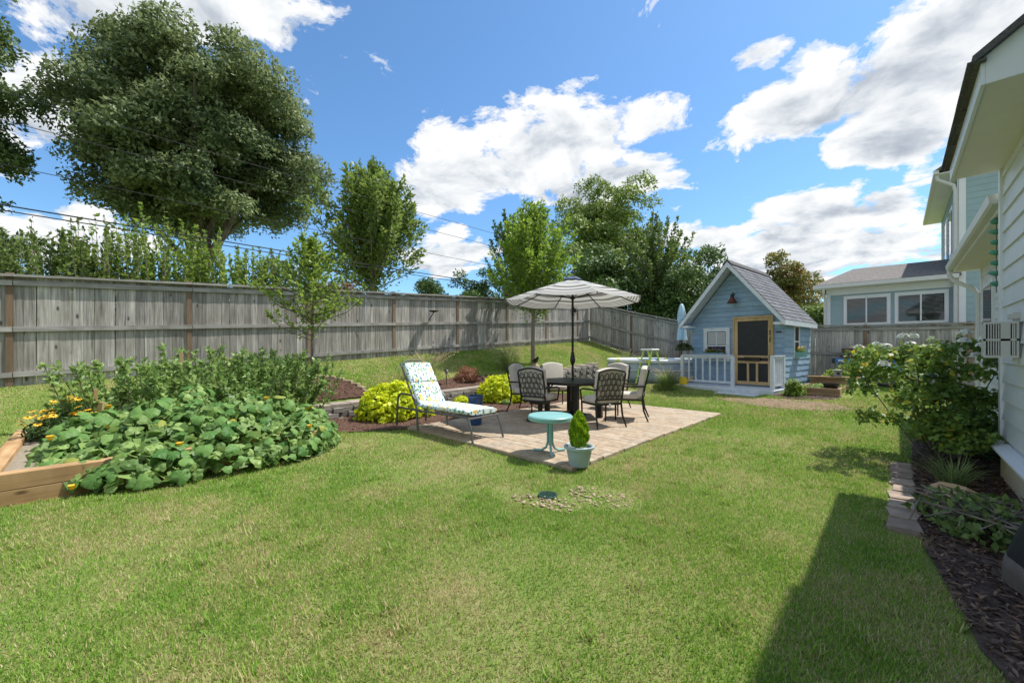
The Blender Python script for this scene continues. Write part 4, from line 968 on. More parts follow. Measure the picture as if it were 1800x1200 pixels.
cf = thing('clip_fan', 'small round dark caged fan hanging on the parasol pole', 'fan', (TX+.09, TY-.06, TZ+2.14))
for rr in (.09, .06, .03): MB().tube([(rr*math.cos(a), -.02-.015*(1-rr/.09), rr*math.sin(a)) for a in np.linspace(0, 2*math.pi, 25)], .004, 5).build('cage_ring', MATS['black_metal'], cf)
for k in range(8): MB().tube([(0, -.035, 0), (.09*math.cos(R(45*k)), -.02, .09*math.sin(R(45*k)))], .003, 5).build('cage_spoke', MATS['black_metal'], cf)
MB().lathe([(0, -.02), (.035, -.02), (.035, .05), (.0, .05)], 12).build('motor', MATS['black_metal'], cf); MB().tube([(0, .0, .04), (-.04, .03, .09), (-.09, .06, .1)], .009, 6).build('clip', MATS['black_metal'], cf)

def make_chair(label, swivel):
    c = thing('patio_chair', label, 'chair', (0, 0, 0), 0, 'patio chairs around the dining table')
    D_ = MATS['dark_metal']
    # local: +Y is the way the sitter faces
    for s in (-1, 1):
        if not swivel:
            MB().tube([(s*.25, .24, 0), (s*.255, .24, .25), (s*.26, .24, .42)], [.014, .017, .018], 8).build('leg', D_, c)
            MB().tube([(s*.29, -.36, 0), (s*.265, -.28, .2), (s*.255, -.25, .42)], [.014, .017, .018], 8).build('leg', D_, c)
        MB().tube([(s*.255, -.25, .40), (s*.265, -.29, .62), (s*.265, -.37, .95)], .017, 8).build('back_post', D_, c)
        MB().tube([(s*.265, -.31, .66), (s*.30, -.1, .66), (s*.305, .12, .655), (s*.30, .22, .62), (s*.27, .245, .5), (s*.26, .24, .42)], .016, 8).build('armrest', D_, c)
    if swivel:
        MB().lathe([(.25, 0), (.27, .012), (.25, .03), (.22, .03), (.2, .012)], 30).build('base_ring', D_, c)
        for k in range(4): MB().tube([(.23*math.cos(R(90*k+45)), .23*math.sin(R(90*k+45)), .02), (.05*math.cos(R(90*k+45)), .05*math.sin(R(90*k+45)), .14)], .016, 6).build('base_arm', D_, c)
        MB().tube([(0, 0, .1), (0, 0, .36)], .04, 10).build('pedestal', D_, c); MB().box(-.14, .14, -.16, .16, .33, .385).build('mechanism', D_, c)
    MB().bar((-.26, .24, .4), (.26, .24, .4), .03, .03).bar((-.255, -.25, .4), (.255, -.25, .4), .03, .03).bar((-.258, -.25, .4), (-.258, .24, .4), .03, .03).bar((.258, -.25, .4), (.258, .24, .4), .03, .03).build('seat_frame', D_, c)
    st_ = drape_box(-.27, .27, -.25, .27, .415, .515, .03).build('seat_cushion', MATS['cushion'], c, smooth=True)
    # back: arched top rail and honeycomb lattice, cushion in front of it
    def back(u, w): # u -1..1 across, w 0..1 up -> point on the back plane
        z = .47+w*(.50+.05*math.cos(u*math.pi/2)); return Vector((u*.25, -.27-(z-.42)*.17, z))
    MB().tube([back(u, 1.0) for u in np.linspace(-1.05, 1.05, 11)], .017, 8).build('top_rail', D_, c)
    MB().tube([back(u, .03) for u in np.linspace(-1, 1, 5)], .014, 8).build('lower_rail', D_, c)
    lt = MB(); nu, nw = 5, 5
    for i in range(nu):
        for j in range(nw+1):
            cu = -1+(2*i+1)/nu+(0 if j % 2 == 0 else 1/nu); cw = .06+(j+.0)*(.9/nw)
            if cu > .95 or cw > .95: continue
            hx = [back(max(-1, min(1, cu+.86/nu*ox)), max(.03, min(.99, cw+.105*oz))) for ox, oz in ((0, 1), (.85, .5), (.85, -.5), (0, -1), (-.85, -.5), (-.85, .5), (0, 1))]
            lt.tube(hx, .0075, 5, cap=False)
    lt.build('lattice', D_, c)
    bc = MB(); n = 12; vs = []; fs = []
    for (dy, k) in ((.03, 1.), (.05, 1.03), (.12, 1.03), (.14, .98)):
        for i in range(n+1):
            u = -1+2*i/n; p0 = back(u*k, .0); p1 = back(u*k, 1.02*k); vs += [p0+Vector((0, dy, 0)), p1+Vector((0, dy, .0))]
    m_ = 2*(n+1)
    for r_ in range(3):
        for i in range(n):
            for e_ in (0, 1): a = r_*m_+2*i+e_; fs.append((a, a+2, a+2+m_, a+m_))
        for i in (0, n): a = r_*m_+2*i; fs.append((a, a+1, a+1+m_, a+m_))
    for i in range(n): a = 2*i; fs.append((a, a+2, a+3, a+1)); a = 3*m_+2*i; fs.append((a, a+2, a+3, a+1))
    o = bc.add(vs, fs).build('back_cushion', MATS['cushion'], c); smooth_angle(o, 50)
    for s in (-1, 1): MB().tube([(s*.24, -.26, .6), (s*.27, -.29, .58), (s*.28, -.27, .5)], .006, 5).build('tie', MATS['cushion'], c)
    return c
def drape_box(x0, x1, y0, y1, z0, z1, r):
    mb = MB(); n = 24; vs = []; cx, cy = (x0+x1)/2, (y0+y1)/2; a, b_ = (x1-x0)/2, (y1-y0)/2
    rings = [(.98, z0), (1.0, z0+.02), (1.01, (z0+z1)/2), (1.0, z1-.02), (.93, z1), (.5, z1+.012), (.05, z1+.015)]
    for (k, z) in rings:
        for j in range(n):
            t_ = 2*math.pi*j/n; cs, sn = math.cos(t_), math.sin(t_); q = (abs(cs)**5+abs(sn)**5)**(-1/5)
            vs.append((cx+a*k*cs*q, cy+b_*k*sn*q, z))
    fs = [(i*n+j, i*n+(j+1) % n, (i+1)*n+(j+1) % n, (i+1)*n+j) for i in range(len(rings)-1) for j in range(n)]
    return mb.add(vs, fs+[tuple(range(n-1, -1, -1)), tuple((len(rings)-1)*n+j for j in range(n))])
def dup(o, loc, rz, label):
    c = o.copy(); COL.objects.link(c); c.location = loc; c.rotation_euler = (0, 0, rz); c['label'] = label
    for ch in list(o.children):
        k = ch.copy(); COL.objects.link(k); k.parent = c
        for g_ in ch.children: q = g_.copy(); COL.objects.link(q); q.parent = k
    return c
ch1 = make_chair('beige cushioned chair on a round swivel base with lattice back', True)
ch2 = make_chair('', False)
def face(x, y, tx, ty): return math.atan2(-(tx-x), ty-y)
spots = [(-5.02, 5.62, 'front'), (-3.85, 6.35, 'e'), (-4.03, 7.44, 'f'), (-5.93, 6.73, 'b'), (-5.82, 7.59, 'c'), (-4.86, 8.2, 'd')]
fwd2, rt2 = Vector((-.692, .722)), Vector((.722, .692))
def cw_(lat, dep): v = Vector((TX, TY)) + fwd2*dep + rt2*lat; return v.x, v.y
lab = {'e': 'four legged beige cushioned chair with a white tag under its seat', 'f': 'four legged chair with lattice back at the table corner facing the lawn side',
       'b': 'cushioned chair partly hidden behind the swivel chair', 'c': 'cushioned chair with back to the retaining wall beside the ornament', 'd': 'cushioned chair with its back to the round pool'}
ch1.location = (*cw_(-.72, -.62), TZ); ch1.rotation_euler = (0, 0, face(*cw_(-.72, -.62), *cw_(-.15, .25)))
for i, (k, lt_, dp) in enumerate((('e', .36, -1.02), ('f', 1.06, -.38), ('b', -.92, .52), ('c', -.22, 1.28), ('d', 1.05, 1.0))):
    x, y = cw_(lt_, dp); a = face(x, y, TX, TY)
    if i == 0: ch2.location = (x, y, TZ); ch2.rotation_euler = (0, 0, a); ch2['label'] = lab[k]
    else: dup(ch2, (x, y, TZ), a, lab[k])
MB().box(-.02, .02, -.292, -.288, .34, .42).build('tag', MATS['trim_white'], ch2)
# ------------------------------------------------------------------ chaise longue with floral cushion
m, t, b = newmat('floral_cloth')
co = ocoord(t)
def spots_(scale, r0, r1, stretch=(1, 1, 1), off=(0, 0, 0)):
    v = nd(t, 'ShaderNodeTexVoronoi'); v.inputs['Scale'].default_value = scale; mp = nd(t, 'ShaderNodeMapping'); mp.inputs['Scale'].default_value = stretch; mp.inputs['Location'].default_value = off
    mp.inputs['Rotation'].default_value = (.3, .5, .7); t.links.new(co, mp.inputs[0]); t.links.new(mp.outputs[0], v.inputs['Vector']); return ramp(t, v.outputs['Distance'], [(r0, 1.), (r1, 0.)])
c = mixc(t, spots_(11, .30, .36, (1, 2.2, 1), (3, 1, 2)), (.72, .80, .80), (.04, .20, .07))
c = mixc(t, spots_(14, .24, .28, (1.7, 1, 1), (7, 3, 1)), c, (.06, .12, .42))
c = mixc(t, spots_(13, .24, .30, (1, 1, 2.2), (1, 8, 4)), c, (.22, .42, .20))
c = mixc(t, spots_(6.5, .26, .30), c, (.88, .52, .10)); c = mixc(t, spots_(6.5, .16, .22), c, (.93, .74, .32))
setc(t, b, c); b.inputs['Roughness'].default_value = .9
cl = thing('chaise_longue', 'grey metal chaise longue with lemon print cushion at the patio edge', 'chaise longue', (-5.5, 4.1, .046))
GM = MATS['grey_metal']      # local: +X foot end, head at -X
for s in (-1, 1):
    y = s*.31
    MB().tube([(-1.02, y, 0), (-1.0, y, .3), (-.97, y, .52), (-.88, y, .58), (-.5, y, .575), (-.42, y, .52), (-.37, y, .3), (-.34, y, 0)], .019, 8).build('arm_frame', GM, cl)
    MB().tube([(-.98, y*.96, .33), (-.3, y*.96, .33), (.9, y*.96, .36), (.97, y*.96, .34), (1.03, y*.97, .2), (1.08, y*1.0, 0)], .017, 8).build('side_rail', GM, cl)
    MB().tube([(-.42, y*.9, .36), (-.72, y*.9, .78), (-.93, y*.9, 1.10)], .016, 8).build('back_post', GM, cl)
MB().tube([(-.93, -.28, 1.10), (-.96, -.15, 1.15), (-.97, 0, 1.165), (-.96, .15, 1.15), (-.93, .28, 1.10)], .016, 8).build('top_rail', GM, cl)
MB().tube([(-.92, -.28, 1.09), (-.92, .28, 1.09)], .01, 6).build('cross_rail', GM, cl)
for k in range(9): MB().bar((-.3+k*.15, -.3, .352+k*.002), (-.3+k*.15, .3, .352+k*.002), .035, .01).build('strap', GM, cl)
MB().tube([(.97, -.3, .345), (.97, .3, .345)], .016, 8).build('cross_rail', GM, cl)
MB().tube([(-.55, .2, .34), (-.2, .2, .2), (-.1, .2, .22), (-.02, .2, .34)], .011, 6).build('support', GM, cl)
def pad(p0, p1, w, th, name):
    p0, p1 = Vector(p0), Vector(p1); d = (p1-p0); L = d.length; d.normalize(); up = Vector((0, 1, 0)).cross(d) * -1
    if up.z < 0: up = -up
    mb = MB(); vs = []; nx_, n = 10, 16
    for i in range(nx_+1):
        e = 1-abs(2*i/nx_-1)**6*.25
        for j in range(n):
            a = 2*math.pi*j/n; cs, sn = math.cos(a), math.sin(a); q = (abs(cs)**4+abs(sn)**4)**(-.25)
            vs.append(p0+d*(L*i/nx_)+Vector((0, 1, 0))*(w/2*cs*q*(.97+.03*e))+up*(th/2*sn*q*e+th/2))
    fs = [(i*n+j, i*n+(j+1) % n, (i+1)*n+(j+1) % n, (i+1)*n+j) for i in range(nx_) for j in range(n)]+[tuple(range(n-1, -1, -1)), tuple(nx_*n+j for j in range(n))]
    return smooth_angle(mb.add(vs, fs).build(name, MATS['floral_cloth'], cl), 60)
pad((-.40, 0, .36), (.98, 0, .375), .56, .10, 'seat_cushion'); pad((-.42, 0, .40), (-.66, 0, .74), .56, .10, 'back_cushion'); pad((-.67, 0, .755), (-.90, 0, 1.075), .56, .10, 'back_cushion')
for s in (-1, 1): MB().tube([(-.91, s*.27, 1.07), (-.98, s*.30, 1.04), (-1.0, s*.32, .97)], .008, 5).build('tie', MATS['trim_white'], cl)
# blue planter behind it
bp = thing('planter', 'tall dark blue glazed planter behind the chaise longue', 'planter', (-5.52, 4.8, .046))
MB().lathe([(.10, 0), (.11, .02), (.135, .5), (.15, .5), (.15, .53), (.125, .53), (.12, .45), (0, .45)], 24).build('pot', MATS['blue_glaze'], bp)
# teal table and pot with topiary
tt = thing('side_table', 'round teal painted metal side table at the patio corner', 'table', (-3.30, 4.17, .046))
MB().lathe([(.0, .44), (.28, .44), (.292, .45), (.295, .49), (.28, .505), (.0, .508)], 40).build('tabletop', MATS['teal_paint'], tt)
MB().tube([(0, 0, .1), (0, 0, .44)], .02, 10).build('stem', MATS['teal_paint'], tt)
for k in range(3):
    a = R(120*k+75); c_, s_ = math.cos(a), math.sin(a)
    MB().tube([(.034*c_, .034*s_, .44), (.034*c_, .034*s_, .14), (.06*c_, .06*s_, .07), (.13*c_, .13*s_, .025), (.24*c_, .24*s_, .02)], .016, 8).build('leg', MATS['teal_paint'], tt)
pt = thing('potted_topiary', 'cone shaped bright green topiary in a pale blue grey pot', 'potted plant', (-2.73, 4.0, .03))
MB().lathe([(.105, 0), (.115, .01), (.15, .19), (.165, .205), (.178, .212), (.18, .24), (.165, .245), (.15, .235), (.14, .2), (0, .2)], 32).build('pot', MATS['pot_plastic'], pt)
MB().lathe([(0, .195), (.142, .201), (.142, .19)], 20).build('soil', MATS['soil'], pt)
n = 6500; tz = rng.random(n)**.9; ph_ = rng.random(n)*2*np.pi; rr = .105*np.sin(np.pi*np.clip(tz*.80+.2, 0, 1))**.8*(1+.12*np.sin(ph_*5+tz*20))*(.5+.6*rng.random(n)**.5)
P = np.c_[rr*np.cos(ph_), rr*np.sin(ph_), .235+tz*.41]; A = unit(np.c_[np.cos(ph_)*.5, np.sin(ph_)*.5, np.ones(n)*1.1]+rdir(n)*.5)
link('foliage', quads_mesh('foliage', leaves(P, A, unit(np.c_[np.cos(ph_), np.sin(ph_), np.zeros(n)]+rdir(n)*.5), .024+.03*rng.random(n), .35), rng.random(n)), MATS['topiary_leaf'], pt)
MB().tube([(0, 0, .19), (0, 0, .5)], .008, 6).build('stem', MATS['bark'], pt)
# drain grate and pebbles
dg = thing('drain_grate', 'small round green drain grate set among the pebbles', 'drain', (-2.42, 3.02, .012))
MB().tube([(.085*math.cos(a), .085*math.sin(a), .006) for a in np.linspace(0, 2*math.pi, 25)], .01, 6).build('rim', MATS['deep_green'], dg)
for k in range(7): x = -.075+k*.025; MB().box(x-.005, x+.005, -math.sqrt(.0072-x*x), math.sqrt(.0072-x*x), .002, .013).build('bar', MATS['deep_green'], dg)
PB = []
for k in range(3):
    mb = MB(); mb.lathe([(.0, -.5), (.35, -.4), (.5, 0), (.36, .38), (0, .5)], 7); PB.append(mb.mesh('pebble', True))
peb = tag(bpy.data.objects.new('pebble_patch', None), 'patch of tan river pebbles in the lawn around the green drain grate', 'pebbles'); COL.objects.link(peb); peb.location = (-2.3, 3.1, 0)
for k in range(230):
    cx, cy, rx, ry = random.choice(((-2.04, 3.33, .33, .22), (-2.04, 3.33, .33, .22), (-2.46, 2.84, .24, .12), (-2.22, 2.92, .22, .15)))
    a, q = random.random()*6.283, math.sqrt(random.random()); s = random.uniform(.014, .036)
    o = link('pebble', PB[k % 3], MATS['pale_stone'], peb); o.location = (cx+rx*q*math.cos(a)+2.3, cy+ry*q*math.sin(a)-3.1, .002+random.uniform(0, .012)); o.scale = (s*1.3, s, s*.7); o.rotation_euler = (random.uniform(-.4, .4), random.uniform(-.4, .4), a)
# ------------------------------------------------------------------ pool with ladder, closed parasol
pl = thing('pool', 'round above-ground pool with white inflatable rim and blue water', 'pool', (-6.6, 14.35, .27))
MB().lathe([(1.56, 0), (1.62, .2), (1.60, .5), (1.55, .68), (1.50, .68), (1.52, .1), (0, .05)], 56).build('wall', MATS['pool_vinyl'], pl, smooth=True)
MB().tube([(1.54*math.cos(a), 1.54*math.sin(a), .72) for a in np.linspace(0, 2*math.pi, 57)], .075, 10).build('rim', MATS['pool_white'], pl, smooth=True)
MB().lathe([(1.492, .3), (1.488, .69), (1.47, .69), (1.474, .3)], 56).build('liner', MATS['pool_blue'], pl, smooth=True)
MB().lathe([(0, .60), (1.46, .60), (1.46, .58)], 48).build('water', MATS['water'], pl)
for k in range(9):
    a = R(40*k+12); MB().tube([(1.54*math.cos(a+e_), 1.54*math.sin(a+e_), .72) for e_ in (-.05, 0, .05)], .0775, 10).build('rim_patch', MATS['pool_yellow'], pl, smooth=True)
MB().tube([(1.64*math.cos(a), 1.64*math.sin(a), .42) for a in np.linspace(0, 2*math.pi, 57)], .014, 6).build('hoop', MATS['trim_white'], pl)
ld = thing('pool_ladder', 'white and lime A-frame ladder straddling the pool rim', 'ladder', (-5.98, 12.92, .24), R(-22))
for s in (-1, 1):
    MB().tube([(s*.2, -.42, .0), (s*.2, -.09, 1.13)], .028, 8).build('rail', MATS['lime_plastic'], ld); MB().tube([(s*.2, .42, .12), (s*.2, .09, 1.13)], .028, 8).build('rail', MATS['lime_plastic'], ld)
MB().box(-.27, .27, -.16, .16, 1.13, 1.18, .02).build('platform', MATS['trim_white'], ld)
for k in range(3): zz = .25+k*.28; y_ = -.42+.33*zz/1.13; MB().box(-.2, .2, y_-.04, y_+.04, zz, zz+.03).build('tread', MATS['trim_white'], ld)
for k in range(2): zz = .55+k*.28; y_ = .42-.33*(zz-.12)/1.0; MB().box(-.2, .2, y_-.03, y_+.03, zz, zz+.03).build('tread', MATS['pool_blue'], ld)
cu = thing('closed_umbrella', 'closed pale blue parasol standing between pool and playhouse', 'umbrella', (-6.25, 16.4, hz(-6.25, 16.4)))
MB().tube([(0, 0, 0), (0, 0, 3.0)], .022, 8).build('pole', MATS['black_metal'], cu)
MB().lathe([(.24, 0), (.22, .07), (.05, .1), (0, .1)], 18).build('base', MATS['black_metal'], cu)
drape([(.17, 1.42, .25), (.14, 1.75, .22), (.1, 2.0, .2), (.15, 2.25, .2), (.13, 2.55, .15), (.08, 2.8, .1), (.03, 2.88, 0)], 36).build('canopy', MATS['sky_cloth'], cu, smooth=True)
# bird feeder dish on the long fence, path light, ornament
fd = thing('bird_feeder', 'dark metal dish on a curved bracket fixed to the long fence', 'bird feeder', (-10.95, 7.55, hf(7.55)+1.2))
MB().tube([(-.0, 0, -.12), (.06, 0, -.02), (.16, 0, .06), (.22, 0, .12)], .016, 6).build('bracket', MATS['dark_metal'], fd); MB().lathe([(.03, 0), (.15, .04), (.17, .06), (.14, .05), (0, .03)], 18, (.22, 0, .12)).build('dish', MATS['dark_metal'], fd)
pz_ = hz(-8.72, 6.55)
pli = thing('path_light', 'small black garden path light behind the retaining wall', 'garden light', (-8.72, 6.55, pz_))
MB().tube([(0, 0, 0), (0, 0, .3)], .011, 8).build('stake', MATS['black_metal'], pli); MB().lathe([(.035, .3), (.045, .38), (.04, .38), (.0, .38)], 12).build('lamp_glass', MATS['stone_grey'], pli); MB().lathe([(.085, .385), (.03, .43), (0, .44)], 14).build('cap', MATS['black_metal'], pli)
orn = thing('garden_ornament', 'dark bird shaped ornament perched on a tan rock behind the chairs', 'ornament', (-8.75, 10.25, hz(-8.75, 10.25)))
MB().lathe([(.14, 0), (.16, .08), (.12, .2), (.05, .26), (0, .27)], 9, sx=1.2).build('rock', MATS['pale_stone'], orn)
MB().tube([(-.2, .05, .34), (-.08, .02, .34), (.02, 0, .36), (.1, -.02, .42), (.14, -.03, .46), (.2, -.05, .45)], [.015, .06, .085, .05, .045, .01], 8).build('bird', MATS['dark_metal'], orn)
MB().tube([(0, 0, .25), (0, 0, .32)], .015, 6).build('leg', MATS['dark_metal'], orn)
# ------------------------------------------------------------------ plant builders
def trunk_limbs(loc, top, r, ends, bend=.15, n=8):
    mb = MB(); tp = [(0, 0, -.2)]; k = 5
    for i in range(1, k+1): tp.append((bend*math.sin(i*1.7)*i/k, bend*math.cos(i*2.1)*i/k, top*i/k))
    mb.tube(tp, [r*1.25]+[r*(1-.14*i) for i in range(1, k+1)], n)
    for (x, y, z) in ends:
        s = random.uniform(.35, .95); b0 = Vector(tp[min(k, max(1, int(s*k)))]); e = Vector((x, y, z)); m1 = b0.lerp(e, .4)+Vector((random.gauss(0, .12), random.gauss(0, .12), .10))*(e-b0).length*.5
        mb.tube([b0, m1, b0.lerp(e, .75)+Vector((0, 0, .05))*(e-b0).length, e], [r*.42, r*.27, r*.14, r*.05], 6)
    return mb
def crown_tree(name, label, loc, crown_c, crown_r, ncl, clr, npc, leaf, m, tr, bark='bark', shape=1., group=None, flat=.8, lobes=1.):
    """clumps of leaves spread over an uneven crown; crown_c is relative to loc"""
    o = thing(name, label, 'tree', loc, 0, group); cl = []
    while len(cl) < ncl:
        d = rdir(1)[0]; q = rng.random()**.42; p = d*q*np.array(crown_r)
        if p[2] < -crown_r[2]*.75: continue
        wob = 1+lobes*(.18*math.sin(d[0]*6+d[2]*5)+.12*math.sin(d[1]*9))
        s = clr*random.uniform(.65, 1.25); cl.append((crown_c[0]+p[0]*wob, crown_c[1]+p[1]*wob, crown_c[2]+p[2]*wob, s, s, s*flat))
    ends = [c[:3] for c in random.sample(cl, min(len(cl), 26))]
    trunk_limbs(loc, crown_c[2]-crown_r[2]*.1, tr, ends).build('trunk', MATS[bark], o)
    V, T = clump_leaves(cl, npc, leaf, .25)
    link('crown', quads_mesh('crown', V, T), MATS[m], o); return o
def shoot_tree(name, label, loc, z0, crown_r, top, nsh, per, leaf, m, tr, bark='thin_bark', up=1.1, group=None, cat='tree', bush=False, width_at=.35, spread=.3):
    """upright shoots that fan out of the trunk, leaves all along them: a spiky outline"""
    o = thing(name, label, cat, loc, 0, group); mb = MB(); P, A, N, T = [], [], [], []
    H = top-z0
    if not bush: mb.tube([(0, 0, -.2), (.02, .0, z0), (.0, .03, z0+H*.45), (0, 0, z0+H*.8)], [tr*1.2, tr, tr*.6, tr*.15], 8)
    for i in range(nsh):
        a = i*2.39996+random.gauss(0, .2); s = random.random()**(.8 if not bush else 3.); b0 = Vector((0, 0, z0+H*.62*s)) if not bush else Vector((random.gauss(0, .35)*crown_r, random.gauss(0, .35)*crown_r, 0))
        prof = math.sin(math.pi*min(1, max(.06, (s*.75+width_at*.6))))**.7
        reach = crown_r*prof*random.uniform(.5, 1.08)*(1 if not bush else .8); rise = H*random.uniform(.22, .42)*up if not bush else top*random.uniform(.35, 1.08)
        e = b0+Vector((reach*math.cos(a), reach*math.sin(a), rise)); e.z = min(e.z, top*random.uniform(.93, 1.02)); m1 = b0.lerp(e, .5)+Vector((reach*.18*math.cos(a), reach*.18*math.sin(a), -.06*rise))
        mb.tube([b0, m1, e], [max(.012, tr*.22), max(.008, tr*.13), .004], 5)
        k = max(8, int(per*random.uniform(.7, 1.3))); t_ = rng.random(k)**.75
        q = ((1-t_)**2)[:, None]*np.array(b0)+(2*t_*(1-t_))[:, None]*np.array(m1)+(t_**2)[:, None]*np.array(e)
        w = (spread*crown_r*(1-t_*.75)+.04)[:, None]; d = rdir(k)
        P.append(q+d*w*.5*rng.random((k, 1))**.5); ax = unit(np.array(e-b0)); A.append(unit(d*.7+ax*.6+rdir(k)*.5)); N.append(unit(rdir(k)*.7+np.array([0, 0, .9]))); T.append(np.clip(rng.random(k)*.75+random.random()*.3, 0, 1))
    P, A, N, T = map(np.concatenate, (P, A, N, T))
    mb.build('trunk' if not bush else 'stem', MATS[bark], o)
    link('crown' if not bush else 'foliage', quads_mesh('crown', leaves(P, A, N, leaf*(.65+.7*rng.random(len(P))), .55), T), MATS[m], o); return o
# ------------------------------------------------------------------ vegetable bed of timbers, squash, tomatoes
vb_ = thing('timber_bed', 'wooden timber raised bed full of squash vines beside the lawn', 'raised bed', (-7.4, .95, 0))
for k in range(2):
    wpart(MB().box(-5.90, -5.76, -.70, 2.2, .0+.152*k, .148+.152*k, .008), 'timber', 'timber_y', vb_)
    wpart(MB().box(-9.1, -5.905, -.74, -.60, .0+.152*k+.001, .147+.152*k+.001, .008), 'timber', 'timber_x', vb_)
    wpart(MB().box(-9.1, -5.905, 2.06, 2.2, .0+.152*k+.001, .147+.152*k+.001, .008), 'timber', 'timber_x', vb_)
wpart(MB().box(-9.0, -5.9, -.6, 2.06, .0, .24), 'soil', 'dry_soil', vb_)
# squash: large single leaves over a mound
SQ = []
for k in range(4):
    n = 12; vs = [(0, 0, 0)]; r = []
    for j in range(n):
        a = 2*math.pi*j/n; rr = .5*(1+.10*math.cos(3*a+k)+.07*math.cos(5*a+2*k)); rr *= .72 if j == 9 else 1
        vs.append((rr*math.cos(a), rr*math.sin(a), -.09*(rr/.5)**2+.07*math.sin(2*a+k)+.05*math.sin(5*a)))
    for j in range(n):
        a = 2*math.pi*(j+.5)/n; vs.append((.27*math.cos(a), .27*math.sin(a), .04+.03*math.sin(3*a+k)))
    fs = []
    for j in range(n):
        fs += [(0, 1+n+(j-1) % n, 1+n+j), (1+n+(j-1) % n, 1+j, 1+n+j), (1+j, 1+(j+1) % n, 1+n+j)]
    mb = MB(); mb.add(vs, fs); me = bpy.data.meshes.new('leaf'); me.from_pydata(vs, [], fs)
    for p in me.polygons: p.use_smooth = True
    SQ.append(me)
sq = thing('squash_plant', 'sprawling squash vine with big round green leaves spilling over the timber bed', 'vegetable plant', (-6.9, 1.0, .2))
def mound(x, y):
    e = (abs((x+6.95)/1.62)**2.4+abs((y-1.08)/1.68)**2.4); return .80*max(0, 1-e)**.55*(.84+.16*math.sin(x*4.3+y*2.1)*math.sin(y*4.7-x*1.3)+.1*math.sin(y*9+x*7))
k = 0; tries = 0; pts = []
def place_leaf(x, y, z, nrm, s):
    o = link('leaf', SQ[random.randrange(4)], MATS['squash_leaf'], sq)
    q = Vector(nrm).to_track_quat('Z', 'Y') @ Matrix.Rotation(random.random()*6.283, 3, 'Z').to_quaternion()
    o.location = (x+6.9, y-1.0, z-.2); o.rotation_mode = 'QUATERNION'; o.rotation_quaternion = q; o.scale = (s, s, s)
    pts.append((x, y, z))
cand = []
while len(cand) < 300:
    x, y = random.uniform(-8.5, -5.3), random.uniform(-.6, 2.65); z = mound(x, y)
    if z <= 0.02: continue
    gx_ = (mound(x+.05, y)-mound(x-.05, y))/.1; gy_ = (mound(x, y+.05)-mound(x, y-.05))/.1
    area = math.sqrt(1+gx_**2+gy_**2)
    if random.random() > min(1, area/2.2)*(1 if x > -7.6 else .45): continue
    cand.append((x, y, z, gx_, gy_))
for (x, y, z, gx_, gy_) in cand:
    nrm = Vector((-gx_+random.gauss(0, .5)+.15, -gy_+random.gauss(0, .5), 1.1+random.random()*.5)).normalized()
    place_leaf(x+nrm.x*.03, y+nrm.y*.03, max(.1, z+random.uniform(-.10, .06)+.02), nrm, random.choice((.10, .12, .14, .16, .18)) * random.uniform(.85, 1.1))
mb = []
for i in range(900):          # further leaves of the same vine, past the single ones
    x, y = random.uniform(-8.5, -5.3), random.uniform(-.6, 2.75); z = mound(x, y)
    if z < .05: continue
    gx_ = (mound(x+.05, y)-mound(x-.05, y))/.1; gy_ = (mound(x, y+.05)-mound(x, y-.05))/.1
    nrm = Vector((-gx_+random.gauss(0, .6)+.15, -gy_+random.gauss(0, .6), 1.2)).normalized(); s = random.uniform(.08, .16); q = nrm.to_track_quat('Z', 'Y').to_matrix() @ Matrix.Rotation(random.random()*6.283, 3, 'Z')
    me = SQ[i % 4]; c = Vector((x, y, max(.08, z*random.uniform(.8, 1.02))))
    co_ = np.array([c+q @ (v.co*s) for v in me.vertices]); ti = random.random()
    for p in me.polygons: mb.append((co_[list(p.vertices)], ti))
o = link('more_leaves', quads_mesh('more_leaves', np.array([m_[0] for m_ in mb]), np.array([m_[1] for m_ in mb]), 3), MATS['tomato_leaf'], sq, world=True); tag(o, kind='stuff')
n = 5200; X = -8.4+3.0*rng.random(n*2); Y = -.5+3.1*rng.random(n*2); Z = np.array([mound(a, b_) for a, b_ in zip(X, Y)]); kk = Z > .08; X, Y, Z = X[kk][:n], Y[kk][:n], Z[kk][:n]; n = len(X)
V = leaves(np.c_[X, Y, Z*(.35+.62*rng.random(n))], rdir(n), unit(rdir(n)*.6+np.array([.2, 0, .8])), .10+.08*rng.random(n), .8)
und = link('under_leaves', quads_mesh('under_leaves', V, rng.random(n)*.7), MATS['tomato_leaf'], sq, world=True); tag(und, kind='stuff')
st_ = MB()
for i in range(46):
    p = pts[i*6]; st_.tube([(p[0]+random.uniform(-.2, .2), p[1]+random.uniform(-.2, .2), .15), (p[0], p[1], p[2]*.6), p], .006, 5)
tag(st_.build('vine_stems', MATS['topiary_leaf'], sq, world=True), kind='stuff')
for i in range(14): 
    p = random.choice(pts); MB().lathe([(.0, 0), (.02, .01), (.035, .05), (.03, .045), (0, .02)], 7, (p[0]+.03, p[1], p[2]-.02)).build('blossom', MATS['petal_yellow'], sq, world=True)
